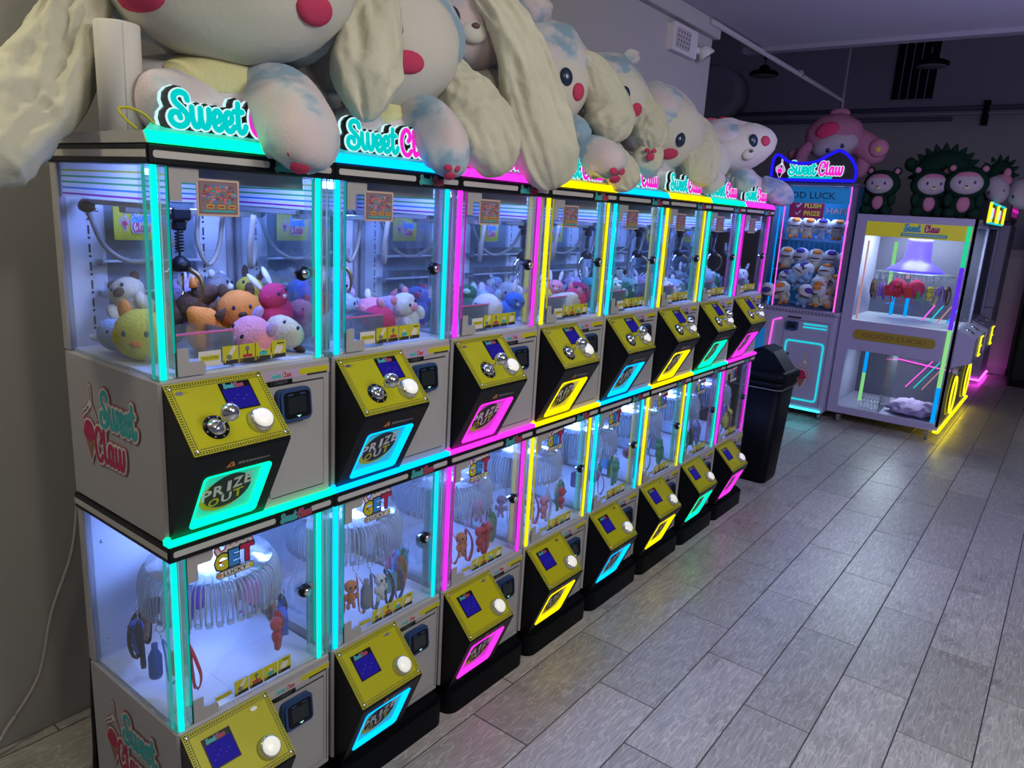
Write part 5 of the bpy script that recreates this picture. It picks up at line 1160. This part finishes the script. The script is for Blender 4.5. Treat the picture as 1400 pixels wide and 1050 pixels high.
# prizes on its carousel
for q, (dg, cc, kd) in enumerate([(-150,'brown',0),(-128,'purple',1),(-112,'red',2),(-98,'red',0),(-82,'red',2),(-68,'green',1),(-52,'yellow',0),(-38,'purple',3),(-22,'brown',0),(-170,'black',1)]):
    o = tree(KPR[KK[kd]])
    for z in [o] + list(o.children):
        for sl in z.material_slots:
            if z.data.materials[sl.slot_index].name in (M['k_strap'].name, M['k_charm'].name): sl.link = 'OBJECT'; sl.material = KM[cc]
    a = radians(dg); o.location = (.325+.33*cos(a), 7.0+.33*sin(a), 1.40); o.rotation_euler = (0,0,a); o.scale = (1.75,)*3
    o['label'] = f'{cc} {KK[kd].split("_")[0]} keychain number-free' if 0 else f'{cc} {("figure","bottle","pouch","disc")[kd]} prize hanging under the violet lamp, ' + ('left end' if q in (0, 9) else 'left side' if q < 2 else ('left of middle','middle','right of middle')[q-2] if q < 5 else ('right side','right side','far right','right end')[q-5]); o['group'] = 'prizes under the violet lamp'
for x, c_ in ((.25, 'rose red'), (.40, 'rose red')):
    b = MB(); b.ell((x, 6.72, 1.30), (.075,.06,.085), PM[c_], None, 16, 10, .12, 3, 5); b.tube([(x,6.72,1.38),(x,6.72,1.41)], .003, 'chrome', 5)
    tag(b.build('red_plush_ball', None, (x, 6.72, 1.21)), ('left' if x < .3 else 'right') + ' of the two round red plush prizes under the violet lamp', 'plush toy')

# ------------------------------------------------------------------ toys on top of the cabinets
PM['forest'] = softmat('forest_green', (.010, .035, .022)); PM['blush'] = softmat('blush_pink', (.50, .20, .30)); PM['pale face'] = softmat('pale_face', (.44, .38, .42)); PM['soft pink'] = softmat('soft_pink', (.42, .17, .26))
def topbear(name, lab, loc, s, rz, faces=True, tilt=0):
    t = thing(name, lab, 'plush toy', loc); B = PM['forest']
    b = MB(); b.ell((0,0,.10), (.095,.105,.10), B, None, 18, 12, .06, 3, 2); b.build('body', t)
    b = MB(); b.ell((.02,0,.27), (.125,.155,.125), B, None, 22, 14, .05, 3, 4); b.build('head', t)
    b = MB(); b.patch((.02,0,.27), (.128,.158,.128), Matrix.Identity(3), -.02, -.02, .72, .66, PM['pale face'], .010, 24); b.build('face', t)
    b = MB(); b.patch((.02,0,.27), (.136,.164,.134), Matrix.Identity(3), -.02, .44, .46, .18, PM['blush'], .004, 18); b.build('forehead', t)
    for y in (-.05,.05): b = MB(); b.ell((.164-abs(y)*.3,y,.272), (.009,.011,.015), 'eye', None, 8, 6); b.build('eye', t)
    b = MB(); b.ell((.158,0,.235), (.016,.026,.018), PM['cream'], None, 10, 7); b.ell((.174,0,.243), (.005,.010,.007), 'nose', None, 8, 5); b.build('snout', t)
    for y in (-.11,.11): b = MB(); b.ell((.0,y,.385), (.025,.038,.038), PM['forest'], None, 10, 7); b.ell((.018,y,.385), (.014,.024,.024), PM['blush'], None, 10, 7); b.build('ear', t)
    b = MB(); b.patch((0,0,.10), (.098,.108,.103), Matrix.Identity(3), 0, .1, .42, .62, PM['blush'], .006, 16); b.build('belly_patch', t)
    for y in (-.085,.085):
        b = MB(); b.ell((.09,y,.04), (.075,.05,.045), B, None, 12, 8); b.build('foot', t)
        b = MB(); b.ell((.05,y*1.25,.14), (.05,.035,.055), B, None, 12, 8); b.build('arm', t)
    t.scale = (s,)*3; t.rotation_euler = (tilt, 0, rz); return t
topbear('green_bear_plush', 'dark green plush bear with pale face, leftmost on the lavender cabinet', (-.02, 6.72, 1.93), 1.0, -pi/2)
topbear('green_bear_plush', 'dark green plush bear with pale face turned aside, middle one on the lavender cabinet', (.36, 6.74, 1.93), 1.03, -pi/2+.35)
topbear('green_bear_plush', 'dark green plush bear with the widest pale face, rightmost on the lavender cabinet', (.64, 6.70, 1.93), 1.08, -pi/2+.15)
b = MB(); b.ell((.40, 7.05, 2.33), (.24,.17,.20), PM['forest'], None, 26, 16, .1, 3, 8)
b.ell((.40, 7.05, 2.06), (.22,.17,.14), PM['forest'], None, 18, 10); cr = b.build('body', None, (.4,7.05,1.93)) if 0 else None
t = thing('spiky_plush', 'almost black green spiky plush behind the green bears', 'plush toy', (.40, 7.05, 1.93)); b.build('body', t, (.40,7.05,1.93))
for q in range(13):
    a = radians(-10 + q*17); c0 = Vector((.40+.215*cos(a), 7.03, 2.34+.175*sin(a))); d = Vector((cos(a), -.1, sin(a)))
    b = MB(); b.lathe(c0, [(.032,0),(.03,.02),(.016,.055),(.003,.075)], PM['forest'], 8, d); b.build('spike', t, (.40,7.05,1.93))
b = MB(); b.ell((.13,7.0,2.40), (.05,.05,.06), PM['forest'], None, 12, 8); b.build('ear', t, (.40,7.05,1.93))
t = thing('spiky_plush', 'small dark spiky plush at the right end of the lavender cabinet top', 'plush toy', (.80, 7.35, 2.1)); b = MB(); b.ell((.80,7.35,2.32), (.12,.12,.15), PM['forest'], None, 16, 10, .1, 3, 3); b.ell((.80,7.35,2.16), (.11,.11,.07), PM['forest'], None, 12, 8); b.build('body', t, (.8,7.35,2.1))
for q in range(8):
    a = radians(0 + q*24); b = MB(); b.lathe(Vector((.80+.11*cos(a), 7.33, 2.34+.13*sin(a))), [(.022,0),(.02,.012),(.01,.036),(.002,.05)], PM['forest'], 7, (cos(a), -.1, sin(a))); b.build('spike', t, (.8,7.35,2.1))
for lab, x, y, z, r in (('pale-faced pink plush leaning at the right end of the lavender cabinet, nearer one', .83, 7.10, 2.20, .105), ('pink plush tipping over the neon sign box, farther one', .99, 7.50, 2.19, .12)):
    t = thing('pink_plush', lab, 'plush toy', (x, y, z-.12)); b = MB(); b.ell((x,y,z), (r,r*.9,r*1.15), PM['pale face'], rotdir((.3,-1,.1), .5), 18, 12, .05, 3, 2); b.build('head', t, (x,y,z-.12))
    b = MB(); b.ell((x+.02,y+.03,z+r*.75), (r*.8,r*.7,r*.55), PM['blush'], None, 14, 9, .06, 3, 3); b.build('hood', t, (x,y,z-.12))
    for dx in (-.45,.55): b = MB(); b.ell((x+dx*r,y-r*.78,z-.02+dx*.02), (.010,.008,.016), 'eye', None, 8, 6); b.build('eye', t, (x,y,z-.12))
    b = MB(); b.ell((x+r*.5,y,z+r*1.35), (r*.30,r*.25,r*.42), PM['blush'], None, 10, 7); b.build('ear', t, (x,y,z-.12))
# pink plush lying on the blue cabinet
O_ = (-.45, 6.6, 2.4); t = thing('pink_plush', 'large pink plush sprawled head down over the blue cabinet sign', 'plush toy', O_)
hc = (-.47, 6.62, 2.60); hr = (.20, .26, .20)
b = MB(); b.ell(hc, (.255,.19,.205), PM['soft pink'], None, 28, 18, .06, 3, 5); b.build('head', t, O_)
b = MB(); D = (.35,-1,-.35); b.ell((-.43,6.55,2.53), (.14,.20,.13), PM['pale face'], rotdir(D, .35), 24, 14, .03, 3, 2); b.build('face', t, O_)
b = MB(); b.ell(Vector((-.43,6.55,2.53)) + rotdir(D,.35) @ Vector((.13,.05,.0)), (.012,.018,.022), 'eye', rotdir(D), 10, 7); b.build('eye', t, O_)
b = MB(); b.ell(Vector((-.43,6.55,2.53)) + rotdir(D,.35) @ Vector((.13,-.07,-.0)), (.012,.018,.022), 'eye', rotdir(D), 10, 7); b.build('eye', t, O_)
b = MB(); b.ell((-.49,6.44,2.64), (.10,.03,.065), PM['rose red'], Matrix.Rotation(-.35, 3, 'Y'), 16, 10, .1, 4, 2); b.build('patch', t, O_)
b = MB(); b.loft([(-.40,6.72,2.62),(-.24,6.68,2.55),(-.12,6.66,2.47),(-.08,6.64,2.50)], [.2,.24,.22,.17], [.18,.22,.2,.15], PM['soft pink'], (0,-1,0), 18, 18); b.build('body', t, O_)
b = MB(); b.ell((-.07,6.58,2.50), (.085,.06,.08), PM['blush'], None, 14, 9); b.ell((-.06,6.525,2.485), (.025,.012,.025), PM['yellow'], None, 10, 7); b.build('paw', t, O_)
b = MB(); b.loft([(-.62,6.55,2.55),(-.68,6.48,2.46),(-.67,6.42,2.36),(-.60,6.38,2.31)], [.09,.11,.11,.09], [.08,.1,.1,.08], PM['soft pink'], (0,-1,0), 14, 16); b.build('arm', t, O_)
b = MB(); b.ell((-.80,6.60,2.44), (.06,.08,.06), PM['soft pink'], None, 12, 8); b.build('arm', t, O_)
b = MB(); b.loft([(-.54,6.62,2.80),(-.44,6.62,2.82),(-.36,6.62,2.80)], [.06,.07,.05], [.05,.06,.05], PM['soft pink'], (0,-1,0), 12, 10); b.build('ear', t, O_)
b = MB(); b.loft([(-.20,6.68,2.45),(-.20,6.66,2.36),(-.22,6.64,2.24)], [.12,.13,.10], [.10,.12,.09], PM['soft pink'], (0,-1,0), 14, 12); b.build('leg', t, O_)

# ------------------------------------------------------------------ dark machine farther back, bin, fittings of the room
O_ = (.45, 10.5, 0); t = thing('arcade_cabinet', 'dim lavender cabinet with magenta foot neon behind the wide lavender one', 'arcade cabinet', O_)
b = MB(); b.cbox(.05, .77, 10.04, 10.9, .06, .95, 'lav', .01); b.cbox(.05, .77, 10.10, 10.9, .95, 1.95, 'lav', .01); b.build('body', t, O_)
b = MB(); b.box(.10, .52, 10.094, 10.10, 1.05, 1.80, 'screen'); b.build('window', t, O_)
b = MB(); b.tube([(.10,10.03,.04),(.78,10.03,.04),(.78,10.89,.04)], .014, 'footpk', 6); b.build('foot_neon', t, O_)
b = MB(); b.box(.10, .74, 10.2, 10.8, 0, .06, 'black'); b.build('plinth', t, O_)
b = MB(); f_ = Fr((.785, 0, 2.12), (0,1,0), (0,0,1)); b.box(.76, .78, 9.7, 10.7, 1.99, 2.22, 'marq')
for q in range(4): b.strokes(f_, [[(9.78+q*.22,-.07),(9.80+q*.22,.07)], [(9.76+q*.22,.06),(9.90+q*.22,.06)], [(9.77+q*.22,0),(9.90+q*.22,-.01)]], .016, 'signpink', 0, 0)
b.box(.70,.76,10.05,10.75,1.95,2.0,'lavd'); b.build('neon_sign', t, O_)
b = MB(); b.cbox(.70, .99, 10.98, 11.4, 0, 1.66, 'grey', .01); b.box(.70,.99,10.975,10.98,.10,1.55,'stripe'); tag(b.build('steel_locker', None, (.85,11.2,0)), 'plain grey locker standing at the far right', 'locker')
b = MB(); b.cbox(1.06, 1.9, 10.2, 11.2, 0, 2.1, 'blackm', .01); b.box(1.10, 1.86, 10.19, 10.2, .1, 2.0, 'black'); tag(b.build('black_cabinet', None, (1.5,10.7,0)), 'tall black cabinet at the right edge, past the grey locker', 'cabinet')
# swing-top bin
O_ = (-.09, 4.40, 0); t = thing('swing_bin', 'black swing-top waste bin standing at the end of the claw machine row', 'bin', O_)
b = MB(); pr = [(.115,0),(.165,.70)]
def rbx(z, w, d, r=.05): return [(O_[0]+u, O_[1]+v, z) for u, v in rrect(-w, w, -d, d, r, 5)]
def stack(b, rows, m, cap=(1,1)):
    k = len(rows[0]); vs = [p for r in rows for p in r]
    fs = [(i*k+j, i*k+(j+1)%k, (i+1)*k+(j+1)%k, (i+1)*k+j) for i in range(len(rows)-1) for j in range(k)]
    if cap[0]: fs.append(tuple(range(k-1,-1,-1)))
    if cap[1]: fs.append(tuple((len(rows)-1)*k+j for j in range(k)))
    b.add(vs, fs, m, True)
stack(b, [rbx(0,.135,.135), rbx(.02,.140,.140), rbx(.70,.172,.172)], 'blackm'); b.build('bucket', t, O_)
b = MB(); stack(b, [rbx(.70,.180,.180), rbx(.712,.186,.186), rbx(.735,.186,.186), rbx(.745,.178,.178)], 'blackm'); stack(b, [rbx(.745,.182,.182), rbx(.76,.196,.196), rbx(.80,.192,.192), rbx(.815,.17,.17)], 'blackm'); b.build('lid_rim', t, O_)
b = MB(); P = [(-.165,.81),(.165,.81),(.06,.945),(.0,.965),(-.06,.945)]; b.poly(Fr((O_[0], O_[1]-.12, 0), (1,0,0), (0,0,1)), P, 'blackm', -.24, 0); b.build('hood', t, O_)
b = MB(); b.add([(O_[0]+.070,O_[1]-.105,.94),(O_[0]+.070,O_[1]+.105,.94),(O_[0]+.172,O_[1]+.105,.815),(O_[0]+.172,O_[1]-.105,.815),(O_[0]+.064,O_[1]-.105,.93),(O_[0]+.064,O_[1]+.105,.93),(O_[0]+.162,O_[1]+.105,.812),(O_[0]+.162,O_[1]-.105,.812)], [(0,3,2,1),(4,5,6,7),(0,1,5,4),(1,2,6,5),(2,3,7,6),(3,0,4,7)], 'black'); b.build('flap', t, O_)
b = MB(); k_ = rbx(.692,.178,.178); b.tube(k_ + [k_[0]], .004, 'greyp', 5); b.build('bag_edge', t, O_)
# exit light box on the wall
O_ = (WALLX, 4.18, 2.97); t = thing('emergency_light', 'pale emergency light box with a side lamp high on the wall end', 'emergency light', O_)
b = MB(); fw = Fr((WALLX,0,0), (0,1,0), (0,0,1)); b.poly(fw, rrect(4.02, 4.40, 2.885, 3.06, .012), 'paper', .001, .05); b.build('housing', t, O_)
b = MB(); b.poly(fw, rrect(4.06, 4.28, 2.91, 3.035, .008), 'stripe', .05, .054); b.build('grille', t, O_)
b = MB()
for q in range(5):
    for r_ in range(4): b.poly(fw, circ(4.085+q*.042+(r_%2)*.01, 2.93+r_*.028, .009, 8), 'greyp', .054, .056)
b.build('grille_holes', t, O_)['kind'] = 'stuff'
b = MB(); b.lathe((WALLX+.075, 4.47, 2.95), [(.02,-.04),(.045,-.02),(.06,.03),(.058,.04)], 'paper', 16, (.5,.3,-.8)); b.lathe((WALLX+.075, 4.47, 2.95), [(.056,.041),(.056,.043)], 'chrome', 16, (.5,.3,-.8)); b.cbox(WALLX+.002, WALLX+.06, 4.40, 4.46, 2.93, 2.97, 'paper', .004); b.build('lamp_head', t, O_)
b = MB(); b.lathe((WALLX+.05, 4.70, 3.20), [(.05,.12),(.06,.06),(.045,.0)], 'paper', 14); tag(b.build('ceiling_sensor', None, (WALLX+.05,4.7,3.2)), 'small pale dome fixture above the trim at the wall end', 'sensor') if 0 else None
# sprinkler pipe, pendants, vent, duct, pipes at the far wall
b = MB(); b.tube([(-.86,4.55,3.17),(-.86,8.16,3.15),(-.86,8.16,3.02)], .020, 'dark', 8); b.tube([(-.86,6.6,3.17),(-.86,6.66,3.17)], .030, 'dark', 8); b.tube([(-.86,8.16,3.15),(-.86,8.16,5.6)], .014, 'dark', 6)
tag(b.build('sprinkler_pipe', None, (-.86,6.0,3.15)), 'thin grey pipe running from the wall end to the far room', 'pipe')
for x, lab in ((-1.715, 'left dark disc pendant lamp in the far room'), (-.018, 'right dark disc pendant lamp, in front of the striped vent')):
    O_ = (x, 8.0, 3.42); t = thing('pendant_lamp', lab, 'lamp', O_)
    b = MB(); b.lathe((x,8,3.42), [(.14,.0),(.158,.012),(.158,.035),(.12,.055),(.06,.07),(.055,.10),(.02,.12)], 'blackm', 26); b.build('shade', t, O_)
    b = MB(); b.lathe((x,8,3.418), [(.07,-.002),(.138,-.002),(.138,.004)], 'greyp', 24); b.build('diffuser', t, O_)
    b = MB(); b.tube([(x,8,3.53),(x,8,5.6)], .006, 'blackm', 6); b.lathe((x,8,3.60),[(.02,0),(.025,.03),(.012,.07)], 'blackm', 10); b.build('cord', t, O_)
O_ = (-.88, 11.78, 3.66); t = thing('wall_vent', 'tall dark striped vent high on the far wall', 'vent', O_)
b = MB(); b.box(-1.165, -.60, 11.76, 11.80, 3.66, 4.52, 'stripe' if 0 else 'dark'); b.build('frame', t, O_)
for q in range(5): x = -1.155+q*.112; b = MB(); b.box(x, x+.098, 11.74, 11.76, 3.68, 4.52, 'black'); b.build('slot_panel', t, O_)
for q in range(4): x = -1.155+q*.112+.098; b = MB(); b.box(x+.002, x+.012, 11.735, 11.76, 3.68, 4.52, 'lav'); b.build('slat', t, O_)
b = MB(); b.lathe((-3.72, 11.2, 3.83), [(.36,0),(.40,0),(.40,.59)], 'dark', 32, (0,1,0)); b.lathe((-3.72,11.21,3.83), [(0.0001,0),(.37,0)], 'black', 32, (0,1,0)); tag(b.build('round_duct', None, (-3.72,11.5,3.83)), 'big dark round duct end at the far left', 'duct')
for z, y, r, lab in ((3.53,11.70,.030,'upper dark pipe along the far wall'), (3.46,11.70,.022,'middle thin pipe along the far wall'), (3.39,11.70,.030,'lower dark pipe along the far wall')):
    b = MB(); b.tube([(-5.4,y,z),(2.6 if z != 3.39 else -.3,y,z)], r, 'lavd' if z != 3.46 else 'grey', 8); tag(b.build('wall_pipe', None, (-1.5,y,z)), lab, 'pipe')
b = MB(); b.box(.06, .13, 11.66, 11.80, 3.30, 3.62, 'blackm'); tag(b.build('pipe_bracket', None, (.1,11.75,3.3)), 'dark bracket holding the pipes at the upper right', 'bracket')
